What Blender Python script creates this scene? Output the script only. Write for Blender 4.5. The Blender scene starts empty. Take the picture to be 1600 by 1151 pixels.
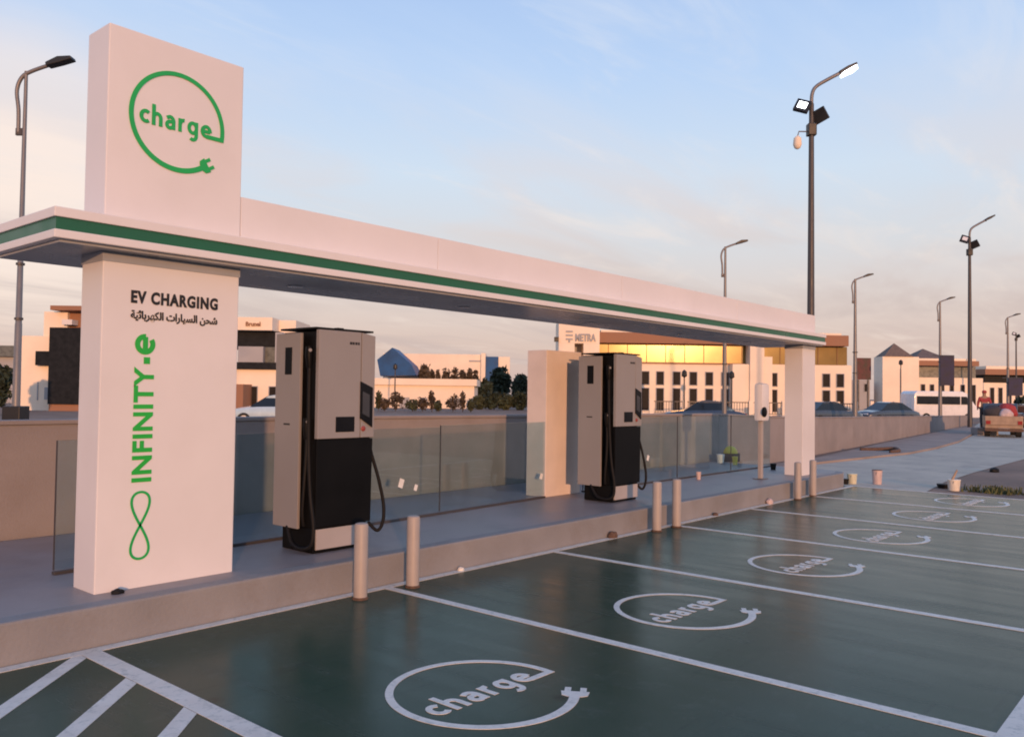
import bpy, bmesh, math, random
from mathutils import Vector, Matrix, noise
random.seed(7)
C = bpy.context.scene.collection
SC = bpy.context.scene

# ------------------------------------------------------------------ camera
F_PX, IW, IH = 1314.545, 1600.0, 1151.0
CAM = Vector((-4.7715, -5.5052, 1.6635))
YAW, PITCH, ROLL = -0.8601, 0.0292, 0.0136
fwd = Vector((-math.sin(YAW)*math.cos(PITCH), math.cos(YAW)*math.cos(PITCH), math.sin(PITCH)))
r0 = Vector((math.cos(YAW), math.sin(YAW), 0)); u0 = r0.cross(fwd)
right = r0*math.cos(ROLL) + u0*math.sin(ROLL)
up = -r0*math.sin(ROLL) + u0*math.cos(ROLL)
cd = bpy.data.cameras.new('camera'); cam = bpy.data.objects.new('camera', cd); C.objects.link(cam)
M = Matrix((right, up, -fwd)).transposed().to_4x4(); M.translation = CAM
cam.matrix_world = M
cd.sensor_width = 36; cd.lens = F_PX/IW*36; cd.clip_start = .05; cd.clip_end = 3000
SC.camera = cam
# ------------------------------------------------------------------ light: low sun behind the camera, pink dusk sky
SUN_AZ = math.radians(37.0)      # light travels from -Y towards +X by this angle
SUN_EL = math.radians(6.0)
sd = bpy.data.lights.new('sun', 'SUN'); so = bpy.data.objects.new('sun', sd); C.objects.link(so)
sd.energy = 2.8; sd.angle = math.radians(1.2); sd.color = (1.0, .50, .24)
L = Vector((math.sin(SUN_AZ)*math.cos(SUN_EL), math.cos(SUN_AZ)*math.cos(SUN_EL), -math.sin(SUN_EL)))
so.rotation_euler = L.to_track_quat('-Z', 'Y').to_euler()
SC.view_settings.view_transform = 'Standard'; SC.view_settings.look = 'None'
SC.cycles.filter_width = 1.9; SC.view_settings.exposure = 0.0; SC.view_settings.gamma = 1.0; SC.view_settings.use_curve_mapping = False
w = bpy.data.worlds.new('World'); SC.world = w; w.use_nodes = True
nt = w.node_tree; N = nt.nodes; K = nt.links; N.clear()
def nd(tree, t, **kw):
    n = tree.nodes.new(t)
    for k, v in kw.items(): setattr(n, k, v)
    return n
def lin(c): return tuple(((x/255+.055)/1.055)**2.4 if x > 10 else x/255/12.92 for x in c)
def math_node(tree, op, a=None, b=None, clamp=False):
    n = nd(tree, 'ShaderNodeMath', operation=op); n.use_clamp = clamp
    for i, x in enumerate((a, b)):
        if x is None: continue
        if isinstance(x, (int, float)): n.inputs[i].default_value = x
        else: tree.links.new(x, n.inputs[i])
    return n.outputs[0]
def ramp(tree, fac, stops, interp='LINEAR'):
    n = nd(tree, 'ShaderNodeValToRGB'); e = n.color_ramp; e.interpolation = interp
    while len(e.elements) < len(stops): e.elements.new(.5)
    for el, (p, c) in zip(e.elements, stops):
        el.position = p; el.color = (*c[:3], 1) if not isinstance(c, (int, float)) else (c, c, c, 1)
    tree.links.new(fac, n.inputs[0]); return n.outputs[0]
def mixc(tree, fac, a, b, mode='MIX'):
    n = nd(tree, 'ShaderNodeMix', data_type='RGBA', blend_type=mode)
    for i, x in ((0, fac), (6, a), (7, b)):
        if isinstance(x, (int, float)): n.inputs[i].default_value = x
        elif isinstance(x, tuple): n.inputs[i].default_value = (*x[:3], 1)
        else: tree.links.new(x, n.inputs[i])
    return n.outputs[2]
sky = nd(nt, 'ShaderNodeTexSky', sky_type='NISHITA'); sky.sun_disc = False
sky.sun_elevation = SUN_EL; sky.sun_rotation = math.radians(180)+SUN_AZ; sky.air_density = 1.2; sky.dust_density = 2.0
tc = nd(nt, 'ShaderNodeTexCoord'); sep = nd(nt, 'ShaderNodeSeparateXYZ'); K.new(tc.outputs['Generated'], sep.inputs[0])
z = math_node(nt, 'MAXIMUM', sep.outputs[2], 0.0)
base = ramp(nt, z, [(0.0, lin((206, 180, 172))), (.05, lin((216, 192, 182))), (.10, lin((220, 204, 198))), (.17, lin((214, 215, 220))),
                    (.25, lin((206, 221, 238))), (.36, lin((184, 209, 243))), (.46, lin((168, 196, 238))), (.75, lin((116, 152, 208))), (1.0, lin((100, 138, 200)))])
# cream glow, low on the left of the view
dl = (fwd*F_PX + right*(20-800) - up*(285-575)).normalized()
dot = nd(nt, 'ShaderNodeVectorMath', operation='DOT_PRODUCT'); K.new(tc.outputs['Generated'], dot.inputs[0]); dot.inputs[1].default_value = dl
# cloud plane coordinates
inv = math_node(nt, 'DIVIDE', 1.0, math_node(nt, 'ADD', z, .10))
sc = nd(nt, 'ShaderNodeVectorMath', operation='SCALE'); K.new(tc.outputs['Generated'], sc.inputs[0]); K.new(inv, sc.inputs['Scale'])
mp = nd(nt, 'ShaderNodeMapping'); mp.inputs['Rotation'].default_value = (0, 0, math.radians(-22)); mp.inputs['Scale'].default_value = (.55, 1.35, 0); K.new(sc.outputs[0], mp.inputs[0])
n1 = nd(nt, 'ShaderNodeTexNoise'); n1.inputs['Scale'].default_value = 1.1; n1.inputs['Detail'].default_value = 9; n1.inputs['Roughness'].default_value = .55; n1.inputs['Distortion'].default_value = .5; K.new(mp.outputs[0], n1.inputs[0])
wisps = ramp(nt, n1.outputs[0], [(.42, 0.0), (.66, 1.0)], 'EASE')
glow = ramp(nt, math_node(nt, 'ADD', dot.outputs['Value'], math_node(nt, 'MULTIPLY', math_node(nt, 'SUBTRACT', n1.outputs[0], .5), .012)), [(.982, 0.0), (.9995, .95)], 'EASE')
s1 = mixc(nt, glow, base, lin((252, 232, 220)))
cloudcol = ramp(nt, z, [(0.0, lin((198, 176, 172))), (.10, lin((202, 186, 183))), (.20, lin((222, 210, 208))), (.4, lin((206, 222, 244)))])
s2 = mixc(nt, math_node(nt, 'MULTIPLY', wisps, ramp(nt, z, [(.2, .75), (.42, .30)])), s1, cloudcol)
mp2 = nd(nt, 'ShaderNodeMapping'); mp2.inputs['Location'].default_value = (3.1, 1.7, 0); mp2.inputs['Rotation'].default_value = (0, 0, math.radians(-30)); mp2.inputs['Scale'].default_value = (.5, 1.2, 0); K.new(sc.outputs[0], mp2.inputs[0])
n2 = nd(nt, 'ShaderNodeTexNoise'); n2.inputs['Scale'].default_value = 2.2; n2.inputs['Detail'].default_value = 10; n2.inputs['Roughness'].default_value = .6; n2.inputs['Distortion'].default_value = .8; K.new(mp2.outputs[0], n2.inputs[0])
w2 = ramp(nt, n2.outputs[0], [(.50, 0.0), (.78, .6)], 'EASE')
s3 = mixc(nt, w2, s2, ramp(nt, z, [(0, lin((232, 212, 200))), (.2, lin((238, 226, 220))), (.5, lin((214, 228, 246)))]))
scale = nd(nt, 'ShaderNodeVectorMath', operation='SCALE'); K.new(s3, scale.inputs[0]); scale.inputs['Scale'].default_value = 11.2
fin = mixc(nt, .10, scale.outputs[0], sky.outputs[0])
bg = nd(nt, 'ShaderNodeBackground'); bg.inputs['Strength'].default_value = .1; K.new(fin, bg.inputs[0])
wo = nd(nt, 'ShaderNodeOutputWorld'); K.new(bg.outputs[0], wo.inputs[0])

# ------------------------------------------------------------------ photo-to-place helpers
def ray(u, v): return fwd + right*((u-IW/2)/F_PX) - up*((v-IH/2)/F_PX)
def far(u, v, D): return CAM + ray(u, v)*D
def hz(u): return IH/2 + (fwd.z*F_PX + right.z*(u-IW/2))/up.z
def spot(u, D, z0=0.0):
    p = far(u, hz(u), D); return Vector((p.x, p.y, z0))
def zat(u, v, D): return far(u, v, D).z

# ------------------------------------------------------------------ materials
def mat(name, col, rough=.6, metal=0.0, var=.08, nscale=3.0, bump=0.0, bscale=60.0, coat=0.0, spec=.5, dirt=None, rvar=.08):
    m = bpy.data.materials.new(name); m.use_nodes = True; t = m.node_tree; b = t.nodes['Principled BSDF']
    b.inputs['Roughness'].default_value = rough; b.inputs['Metallic'].default_value = metal
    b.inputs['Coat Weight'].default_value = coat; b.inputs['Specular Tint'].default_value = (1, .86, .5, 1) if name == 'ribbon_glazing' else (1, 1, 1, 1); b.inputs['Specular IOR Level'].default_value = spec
    co = nd(t, 'ShaderNodeTexCoord')
    n = nd(t, 'ShaderNodeTexNoise'); n.inputs['Scale'].default_value = nscale; n.inputs['Detail'].default_value = 6
    t.links.new(co.outputs['Object'], n.inputs[0])
    lo = tuple(max(0, c*(1-var*1.4)) for c in col); hi = tuple(min(1, c*(1+var)) for c in col)
    c = ramp(t, n.outputs[0], [(.3, lo), (.7, hi)])
    if dirt:
        n3 = nd(t, 'ShaderNodeTexNoise'); n3.inputs['Scale'].default_value = dirt[1]; n3.inputs['Detail'].default_value = 10; n3.inputs['Roughness'].default_value = .7
        t.links.new(co.outputs['Object'], n3.inputs[0])
        c = mixc(t, ramp(t, n3.outputs[0], [(.5, 0.0), (.75, dirt[2])]), c, dirt[0])
    t.links.new(c, b.inputs['Base Color'])
    t.links.new(ramp(t, n.outputs[0], [(.3, max(.02, rough-rvar)), (.7, min(1, rough+rvar))]), b.inputs['Roughness'])
    if bump:
        n2 = nd(t, 'ShaderNodeTexNoise'); n2.inputs['Scale'].default_value = bscale; n2.inputs['Detail'].default_value = 5
        t.links.new(co.outputs['Object'], n2.inputs[0])
        bm_ = nd(t, 'ShaderNodeBump'); bm_.inputs['Strength'].default_value = bump; bm_.inputs['Distance'].default_value = .02
        t.links.new(n2.outputs[0], bm_.inputs['Height']); t.links.new(bm_.outputs[0], b.inputs['Normal'])
    return m
MT = {}
MT['white'] = mat('white_cladding', (.745, .715, .715), .42, var=.035, nscale=1.2, dirt=((.6, .55, .5), 2.2, .12))
MT['cream'] = mat('cream_plaster', (.74, .63, .56), .8, var=.05, bump=.15, bscale=120)
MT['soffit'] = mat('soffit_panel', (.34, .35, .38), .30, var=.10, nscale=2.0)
MT['green'] = mat('green_stripe', (.012, .115, .052), .35, var=.06)
MT['logo_green'] = mat('logo_green', (.012, .40, .085), .45, var=.05)
MT['bright_green'] = mat('bright_green', (.02, .44, .05), .45, var=.05)
MT['black_text'] = mat('black_lettering', (.015, .012, .012), .5)
MT['wall'] = mat('wall_render', (.285, .25, .24), .85, var=.10, nscale=1.1, bump=.2, bscale=50, dirt=((.22, .18, .16), 1.5, .5))
MT['kerb'] = mat('kerb_paint', (.25, .24, .24), .7, var=.10, nscale=1.6, bump=.2, bscale=40, dirt=((.20, .17, .15), 3, .5))
MT['silver'] = mat('silver_powder_coat', (.285, .265, .26), .42, var=.03, nscale=2)
MT['silver_pale'] = mat('brushed_plinth', (.44, .40, .385), .4, metal=.1, var=.04)  # paler silver for the charger plinth plate
MT['black'] = mat('black_plastic', (.006, .006, .0065), .5, var=.2, spec=.12)
MT['rubber'] = mat('black_rubber', (.010, .0095, .010), .6, spec=.2)
MT['screen'] = mat('dark_screen', (.008, .009, .012), .2, spec=.2)
MT['lcd'] = mat('display_grey', (.05, .055, .065), .15)
MT['red'] = mat('red_button', (.30, .05, .04), .4)
MT['bollard'] = mat('beige_bollard_paint', (.39, .34, .31), .55, var=.06, dirt=((.3, .25, .2), 8, .35))
MT['paint'] = mat('white_road_paint', (.74, .70, .63), .55, var=.07, nscale=8, dirt=((.20, .24, .23), 16, .75))
MT['decal'] = mat('white_logo_paint', (.76, .72, .65), .5, var=.05, nscale=10, dirt=((.22, .27, .26), 22, .65))
MT['pole'] = mat('galvanised_pole', (.20, .19, .19), .45, metal=.3, var=.08)
MT['dark_pole'] = mat('dark_steel_pole', (.07, .065, .068), .5, metal=.2, var=.08)
MT['lamp_black'] = mat('black_lamp_housing', (.012, .012, .014), .5)
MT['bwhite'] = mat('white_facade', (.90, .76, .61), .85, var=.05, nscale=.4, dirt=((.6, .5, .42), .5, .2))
MT['bgrey'] = mat('grey_facade', (.38, .38, .40), .8, var=.06, nscale=.4)
MT['bbrown'] = mat('brown_cornice', (.30, .15, .09), .7, var=.06, nscale=.5)
MT['bdark'] = mat('dark_glass', (.018, .020, .024), .45, var=.2, spec=.1)
MT['bwin'] = mat('tall_window_glass', (.028, .024, .022), .55, var=.2, spec=.08)
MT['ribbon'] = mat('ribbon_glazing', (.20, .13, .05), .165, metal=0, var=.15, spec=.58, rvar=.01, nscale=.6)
MT['ribbon2'] = mat('grey_glazing', (.14, .15, .14), .3, var=.15)  # plain grey glazing, also the blue-grey roof band at far left
MT['roof'] = mat('slate_roof', (.16, .12, .10), .8, var=.15, nscale=4)
MT['blue'] = mat('blue_glazing', (.02, .09, .24), .5, var=.25, nscale=.5, spec=.2)
MT['soil'] = mat('bare_soil', (.26, .17, .125), .95, var=.25, nscale=.5, bump=.6, bscale=6, dirt=((.14, .10, .08), .9, .6))
MT['trunk'] = mat('tree_bark', (.08, .055, .04), .9)
for nm, col in (('leaf_dark', (.028, .040, .022)), ('leaf_mid', (.055, .065, .032)), ('leaf_brown', (.085, .06, .04))):
    MT[nm] = mat(nm, col, .8, var=.45, nscale=1.6)
MT['car_blue'] = mat('dark_blue_car_paint', (.03, .05, .09), .25, coat=.8, var=.03)
MT['car_grey'] = mat('grey_blue_car_paint', (.045, .06, .085), .25, coat=.8, var=.03)
MT['car_pale'] = mat('pale_blue_car_paint', (.45, .58, .66), .25, coat=.8, var=.03)
MT['car_white'] = mat('white_van_paint', (.78, .78, .80), .3, coat=.6, var=.03)
MT['car_glass'] = mat('car_glass', (.012, .016, .022), .08)
MT['tyre'] = mat('tyre_rubber', (.018, .018, .018), .8)
MT['chrome'] = mat('bright_metal', (.6, .6, .62), .25, metal=.9)
MT['lens_red'] = mat('red_lens', (.30, .02, .015), .3)
MT['lens_white'] = mat('headlight_lens', (.75, .75, .76), .15)
MT['rust'] = mat('tan_truck_paint', (.36, .25, .17), .6, var=.15, nscale=4)
MT['redcloth'] = mat('red_cloth', (.33, .045, .05), .85, var=.2, nscale=8)
MT['darkcloth'] = mat('dark_trousers', (.05, .045, .05), .9)
MT['skin'] = mat('skin', (.32, .18, .12), .6)
MT['hair'] = mat('dark_hair', (.02, .015, .012), .8)
MT['banner_blue'] = mat('purple_blue_banner', (.028, .026, .06), .7, var=.4, nscale=2)
MT['poster'] = mat('dark_red_poster', (.075, .018, .02), .6, var=.9, nscale=1.2)
MT['paper'] = mat('white_paper', (.8, .8, .78), .7)
MT['bucket'] = mat('pale_plastic', (.75, .68, .58), .5, var=.1, nscale=8)
MT['bucket_y'] = mat('yellowish_plastic', (.60, .58, .42), .5, var=.1, nscale=8)
MT['pink'] = mat('pinkish_plastic', (.55, .42, .40), .5, var=.1, nscale=8)
MT['yellow'] = mat('yellow_plastic', (.92, .70, .08), .5)
MT['stone'] = mat('brown_stone', (.13, .075, .05), .9, var=.3, nscale=20)
MT['weed'] = mat('weed_leaf', (.10, .11, .04), .8, var=.3)

def emis(name, col, s):
    m = bpy.data.materials.new(name); m.use_nodes = True; b = m.node_tree.nodes['Principled BSDF']
    b.inputs['Base Color'].default_value = (.9, .9, .9, 1); b.inputs['Emission Color'].default_value = (*col, 1); b.inputs['Emission Strength'].default_value = s
    return m
MT['lit'] = emis('lit_lamp_lens', (.93, .97, 1.0), 9.0)

def glass_mat():
    m = bpy.data.materials.new('balustrade_glass'); m.use_nodes = True; t = m.node_tree; t.nodes.clear()
    o = nd(t, 'ShaderNodeOutputMaterial'); mx = nd(t, 'ShaderNodeMixShader'); tr = nd(t, 'ShaderNodeBsdfTransparent'); g = nd(t, 'ShaderNodeBsdfGlossy'); fr = nd(t, 'ShaderNodeLayerWeight')
    co = nd(t, 'ShaderNodeTexCoord'); n = nd(t, 'ShaderNodeTexNoise'); n.inputs['Scale'].default_value = 2.5; n.inputs['Detail'].default_value = 6; t.links.new(co.outputs['Object'], n.inputs[0])
    t.links.new(ramp(t, n.outputs[0], [(.3, (.83, .92, .93)), (.7, (.89, .955, .96))]), tr.inputs[0])
    g.inputs['Roughness'].default_value = .03; g.inputs[0].default_value = (.9, .95, .95, 1); fr.inputs['Blend'].default_value = .5
    t.links.new(math_node(t, 'ADD', math_node(t, 'POWER', fr.outputs['Facing'], 5.0), .06, True), mx.inputs[0]); t.links.new(tr.outputs[0], mx.inputs[1]); t.links.new(g.outputs[0], mx.inputs[2]); t.links.new(mx.outputs[0], o.inputs[0])
    return m
MT['glass'] = glass_mat()

def floor_mat():
    """green epoxy bay floor: glossy, brushed along the bays, dusty patches and faint tyre scuffs"""
    m = bpy.data.materials.new('green_epoxy'); m.use_nodes = True; t = m.node_tree; b = t.nodes['Principled BSDF']
    co = nd(t, 'ShaderNodeTexCoord')
    def noise_(s, d, sc_=(1, 1, 1), r=.6):
        mp_ = nd(t, 'ShaderNodeMapping'); mp_.inputs['Scale'].default_value = sc_; t.links.new(co.outputs['Object'], mp_.inputs[0])
        n = nd(t, 'ShaderNodeTexNoise'); n.inputs['Scale'].default_value = s; n.inputs['Detail'].default_value = d; n.inputs['Roughness'].default_value = r; t.links.new(mp_.outputs[0], n.inputs[0]); return n.outputs[0]
    a = noise_(.55, 7); streak = noise_(1.3, 8, (3.2, .5, 1)); fine = noise_(38, 4); spot_ = noise_(5, 8, r=.75)
    c = ramp(t, a, [(.3, (.040, .074, .048)), (.72, (.064, .098, .068))])
    c = mixc(t, ramp(t, streak, [(.42, 0.0), (.70, .65)]), c, (.052, .082, .060))
    c = mixc(t, ramp(t, spot_, [(.54, 0.0), (.72, .55)]), c, (.095, .125, .105))
    c = mixc(t, ramp(t, fine, [(.62, 0.0), (.75, .35)]), c, (.02, .03, .027))
    grain = noise_(220, 2); c = mixc(t, ramp(t, grain, [(.35, .45), (.65, 0.0)]), c, (.016, .036, .028))
    scuff = noise_(2.1, 10, (.35, 3.4, 1), .8); c = mixc(t, ramp(t, scuff, [(.56, 0.0), (.68, .65)]), c, (.020, .036, .030))
    vo = nd(t, 'ShaderNodeTexVoronoi'); vo.inputs['Scale'].default_value = .9; t.links.new(co.outputs['Object'], vo.inputs[0])
    c = mixc(t, math_node(t, 'MULTIPLY', ramp(t, math_node(t, 'ADD', vo.outputs['Distance'], math_node(t, 'MULTIPLY', fine, .06)), [(.055, 1.0), (.10, 0.0)]), .7), c, (.010, .016, .014))
    t.links.new(c, b.inputs['Base Color'])
    t.links.new(ramp(t, streak, [(.3, .17), (.7, .30)]), b.inputs['Roughness'])
    b.inputs['Specular IOR Level'].default_value = .07
    bp = nd(t, 'ShaderNodeBump'); bp.inputs['Strength'].default_value = .10; bp.inputs['Distance'].default_value = .01
    t.links.new(mixc(t, .5, fine, streak), bp.inputs['Height']); t.links.new(bp.outputs[0], b.inputs['Normal'])
    return m
MT['floor'] = floor_mat()
MT['platform'] = mat('platform_screed', (.27, .235, .23), .45, var=.14, nscale=1.4, bump=.10, bscale=25, dirt=((.16, .145, .145), 1.7, .55))
MT['road'] = mat('dusty_asphalt', (.52, .455, .36), .8, var=.12, nscale=.7, bump=.25, bscale=30, dirt=((.24, .21, .19), 1.1, .8))
MT['sand'] = mat('sandy_verge', (.33, .26, .22), .95, var=.15, nscale=.8, bump=.4, bscale=8)

# ------------------------------------------------------------------ mesh helpers
class B:
    def __init__(s): s.m = bmesh.new()
    def box(s, x0, x1, y0, y1, z0, z1, rz=0.0, at=None):
        vs = [Vector(p) for p in ((x0, y0, z0), (x1, y0, z0), (x1, y1, z0), (x0, y1, z0), (x0, y0, z1), (x1, y0, z1), (x1, y1, z1), (x0, y1, z1))]
        if rz or at:
            a = Vector(at or (0, 0, 0)); R = Matrix.Rotation(rz, 3, 'Z'); vs = [R @ v + a for v in vs]
        v = [s.m.verts.new(p) for p in vs]
        for f in ((0, 3, 2, 1), (4, 5, 6, 7), (0, 1, 5, 4), (1, 2, 6, 5), (2, 3, 7, 6), (3, 0, 4, 7)): s.m.faces.new([v[i] for i in f])
        return s
    def prism(s, poly, axis, a, b):
        """polygon in the two axes other than `axis`, extruded from a to b"""
        def P(p, t): return {'x': (t, p[0], p[1]), 'y': (p[0], t, p[1]), 'z': (p[0], p[1], t)}[axis]
        A = [s.m.verts.new(P(p, a)) for p in poly]; Bv = [s.m.verts.new(P(p, b)) for p in poly]
        s.m.faces.new(A); s.m.faces.new(Bv[::-1]); n = len(poly)
        for i in range(n): s.m.faces.new((A[i], Bv[i], Bv[(i+1) % n], A[(i+1) % n]))
        return s
    def tube(s, pts, rad, seg=10, cap=True):
        pts = [Vector(p) for p in pts]; n = len(pts)
        rads = rad if isinstance(rad, (list, tuple)) else [rad]*n
        t0 = (pts[1]-pts[0]).normalized(); ref = Vector((0, 0, 1)) if abs(t0.z) < .9 else Vector((1, 0, 0))
        nrm = t0.cross(ref).normalized(); rings = []
        for i in range(n):
            t = (pts[min(i+1, n-1)]-pts[max(i-1, 0)]).normalized()
            nrm = (nrm - t*nrm.dot(t)).normalized(); bn = t.cross(nrm)
            rings.append([s.m.verts.new(pts[i] + (nrm*math.cos(2*math.pi*k/seg)+bn*math.sin(2*math.pi*k/seg))*rads[i]) for k in range(seg)])
        for a, b in zip(rings, rings[1:]):
            for k in range(seg): s.m.faces.new((a[k], a[(k+1) % seg], b[(k+1) % seg], b[k]))
        if cap: s.m.faces.new(rings[0][::-1]); s.m.faces.new(rings[-1])
        return s
    def lathe(s, prof, seg=20, at=(0, 0, 0)):
        at = Vector(at); rings = [[s.m.verts.new(at+Vector((r*math.cos(2*math.pi*k/seg), r*math.sin(2*math.pi*k/seg), z_))) for k in range(seg)] for r, z_ in prof]
        for a, b in zip(rings, rings[1:]):
            for k in range(seg): s.m.faces.new((a[k], a[(k+1) % seg], b[(k+1) % seg], b[k]))
        s.m.faces.new(rings[0][::-1]); s.m.faces.new(rings[-1]); return s
    def ribbon(s, pts, wd, t=.004, z0=0.0):
        """flat stroke in XY with thickness t along Z"""
        pts = [Vector((p[0], p[1], 0)) for p in pts]; n = len(pts); wds = wd if isinstance(wd, list) else [wd]*n; Ls = []; Rs = []
        for i in range(n):
            a = (pts[i]-pts[i-1]).normalized() if i else (pts[1]-pts[0]).normalized()
            b = (pts[i+1]-pts[i]).normalized() if i < n-1 else a
            tg = (a+b).normalized(); nr = Vector((-tg.y, tg.x, 0)); k = 1/max(.4, tg.dot(b))
            Ls.append(pts[i]+nr*wds[i]/2*k); Rs.append(pts[i]-nr*wds[i]/2*k)
        for i in range(n-1):
            q = [Ls[i], Rs[i], Rs[i+1], Ls[i+1]]
            lo = [s.m.verts.new((p.x, p.y, z0)) for p in q]; hi = [s.m.verts.new((p.x, p.y, z0+t)) for p in q]
            s.m.faces.new(lo[::-1]); s.m.faces.new(hi)
            for k in range(4): s.m.faces.new((lo[k], lo[(k+1) % 4], hi[(k+1) % 4], hi[k]))
        return s
    def obj(s, name, m, parent=None, bevel=0.0, smooth=False, loc=None, rz=0.0):
        bmesh.ops.recalc_face_normals(s.m, faces=s.m.faces)
        if bevel:
            es = [e for e in s.m.edges if len(e.link_faces) == 2 and e.calc_face_angle(0) > .6]
            bmesh.ops.bevel(s.m, geom=es, offset=bevel, segments=2, profile=.6, affect='EDGES', clamp_overlap=True)
        me = bpy.data.meshes.new(name); s.m.to_mesh(me); s.m.free()
        if smooth:
            for p in me.polygons: p.use_smooth = True
            if smooth != 'all': me.set_sharp_from_angle(angle=math.radians(40))
        me.materials.append(MT[m] if isinstance(m, str) else m)
        o = bpy.data.objects.new(name, me); C.objects.link(o)
        if parent: o.parent = parent
        if loc is not None: o.location = loc
        if rz: o.rotation_euler = (0, 0, rz)
        return o
def tag(o, label=None, cat=None, group=None, kind=None):
    for k, v in (('label', label), ('category', cat), ('group', group), ('kind', kind)):
        if v: o[k] = v
    return o
def thing(name, label, cat, loc=(0, 0, 0), rz=0.0, group=None):
    o = bpy.data.objects.new(name, None); C.objects.link(o); o.location = loc; o.rotation_euler = (0, 0, rz); o.empty_display_size = .2
    return tag(o, label, cat, group)
def copy_tree(o, loc, label, rz=None, scale=None):
    def cp(x, par):
        c = x.copy(); C.objects.link(c)
        if par: c.parent = par
        for ch in [k for k in C.objects if k.parent == x]: cp(ch, c)
        return c
    r = cp(o, None); r.location = loc; r['label'] = label
    if rz is not None: r.rotation_euler = (0, 0, rz)
    if scale: r.scale = (scale,)*3
    return r
def text_mesh(name, s, m, parent, width=None, height=None, bold=.0, depth=.004, spacing=1.0):
    """lettering lying in local XY, lower-left at 0,0, fitted to width and height"""
    c = bpy.data.curves.new(name, 'FONT'); c.body = s; c.size = 1; c.offset = bold; c.extrude = .02; c.space_character = spacing; c.resolution_u = 4
    o = bpy.data.objects.new('tmp', c); C.objects.link(o); bpy.context.view_layer.update()
    me = bpy.data.meshes.new_from_object(o.evaluated_get(bpy.context.evaluated_depsgraph_get()))
    bpy.data.objects.remove(o); bpy.data.curves.remove(c)
    xs = [v.co.x for v in me.vertices]; ys = [v.co.y for v in me.vertices]
    sx = width/(max(xs)-min(xs)) if width else None; sy = height/(max(ys)-min(ys)) if height else None
    sx = sx or sy; sy = sy or sx; x0, y0 = min(xs), min(ys)
    for v in me.vertices: v.co = Vector(((v.co.x-x0)*sx, (v.co.y-y0)*sy, (v.co.z/.04+.5)*depth))
    me.name = name; me.materials.clear(); me.materials.append(MT[m]); me.update()
    r = bpy.data.objects.new(name, me); C.objects.link(r); r.parent = parent
    return r
# wall-mounted lettering: local XY plane -> world XZ plane facing -Y
FACE = (math.radians(90), 0, 0)

def arc(cx, cy, r, a0, a1, n=16, ry=None):
    return [(cx+r*math.cos(math.radians(a0+(a1-a0)*i/n)), cy+(ry or r)*math.sin(math.radians(a0+(a1-a0)*i/n))) for i in range(n+1)]
GL = {'c': (.86, [arc(.48, .5, .37, 48, 312)]),
      'h': (1.0, [[(.14, .0), (.14, 1.5)], [(.14, .42)]+arc(.44, .56, .31, 165, 0)+[(.75, .0)]]),
      'a': (1.0, [[(.13, .80)]+arc(.42, .60, .30, 118, 0, 12, .30)+[(.72, .0)], [(.72, .56)]+arc(.40, .315, .265, 90, 270, 14, .235)+[(.72, .22)]]),
      'r': (.70, [[(.14, 0), (.14, .98)], [(.14, .40)]+arc(.48, .50, .34, 170, 82, 10, .39)]),
      'g': (1.06, [arc(.44, .5, .335, 20, 340, 24, .37), [(.78, .98), (.78, .02)]+arc(.46, -.02, .32, 0, -130, 12, .34)]),
      'e': (.96, [[(.12, .49), (.83, .49)], arc(.48, .5, .37, -4, 306, 22)])}
def stroke_text(name, txt, m, width, xheight, wt, depth):
    """rounded sans lettering drawn from strokes of constant weight; wt is in metres"""
    tot = sum(GL[ch][0] for ch in txt)+.16*(len(txt)-1); kx = width/tot; ky = xheight; b = B(); x = 0; k = 0
    for ch in txt:
        adv, st = GL[ch]
        for p in st:
            b.ribbon([((x+px)*kx, py*ky) for px, py in p], wt, depth*(1-.03*(k % 9)), .0); k += 1
        x += adv+.16
    return b.obj(name, m)
def logo_mesh(name, m, R, depth):
    """the round plug-and-cable 'charge' mark in local XY, radius R"""
    b = B(); A0, A1 = -3, 303; st = .088
    pts = [(math.cos(math.radians(A0+(A1-A0)*i/90)), math.sin(math.radians(A0+(A1-A0)*i/90))) for i in range(91)]
    wd = [st*(1.0+.25*max(0, (i-45)/45)) for i in range(91)]
    pts = [(.63, -.149), (.99, -.150)] + pts; wd = [st, st] + wd
    pts = [(x*R, y*R) for x, y in pts]; wd = [x*R for x in wd]
    b.ribbon(pts, wd, depth)
    a = math.radians(A1); px, py = math.cos(a), math.sin(a); tx, ty = -math.sin(a), math.cos(a); nx, ny = px, py
    def Q(s_, n_): return ((px+tx*s_+nx*n_)*R, (py+ty*s_+ny*n_)*R)
    b.prism([Q(-.01, -.075), Q(.03, -.14), Q(.15, -.155), Q(.15, .155), Q(.03, .14), Q(-.01, .075)], 'z', 0, depth*1.01)
    for n_ in (-.085, .085): b.prism([Q(.145, n_-.035), Q(.27, n_-.035), Q(.27, n_+.035), Q(.145, n_+.035)], 'z', .0004, depth*.98)
    ring = b.obj(name, m)
    t = stroke_text('lettering', 'charge', m, 1.56*R, .285*R, .072*R, depth*.98)
    for v in t.data.vertices: v.co.x += -.82*R; v.co.y += -.185*R
    bm_ = bmesh.new(); bm_.from_mesh(ring.data); bm_.from_mesh(t.data); bm_.to_mesh(ring.data); bm_.free()
    me = t.data; bpy.data.objects.remove(t); bpy.data.meshes.remove(me)
    return ring

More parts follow.
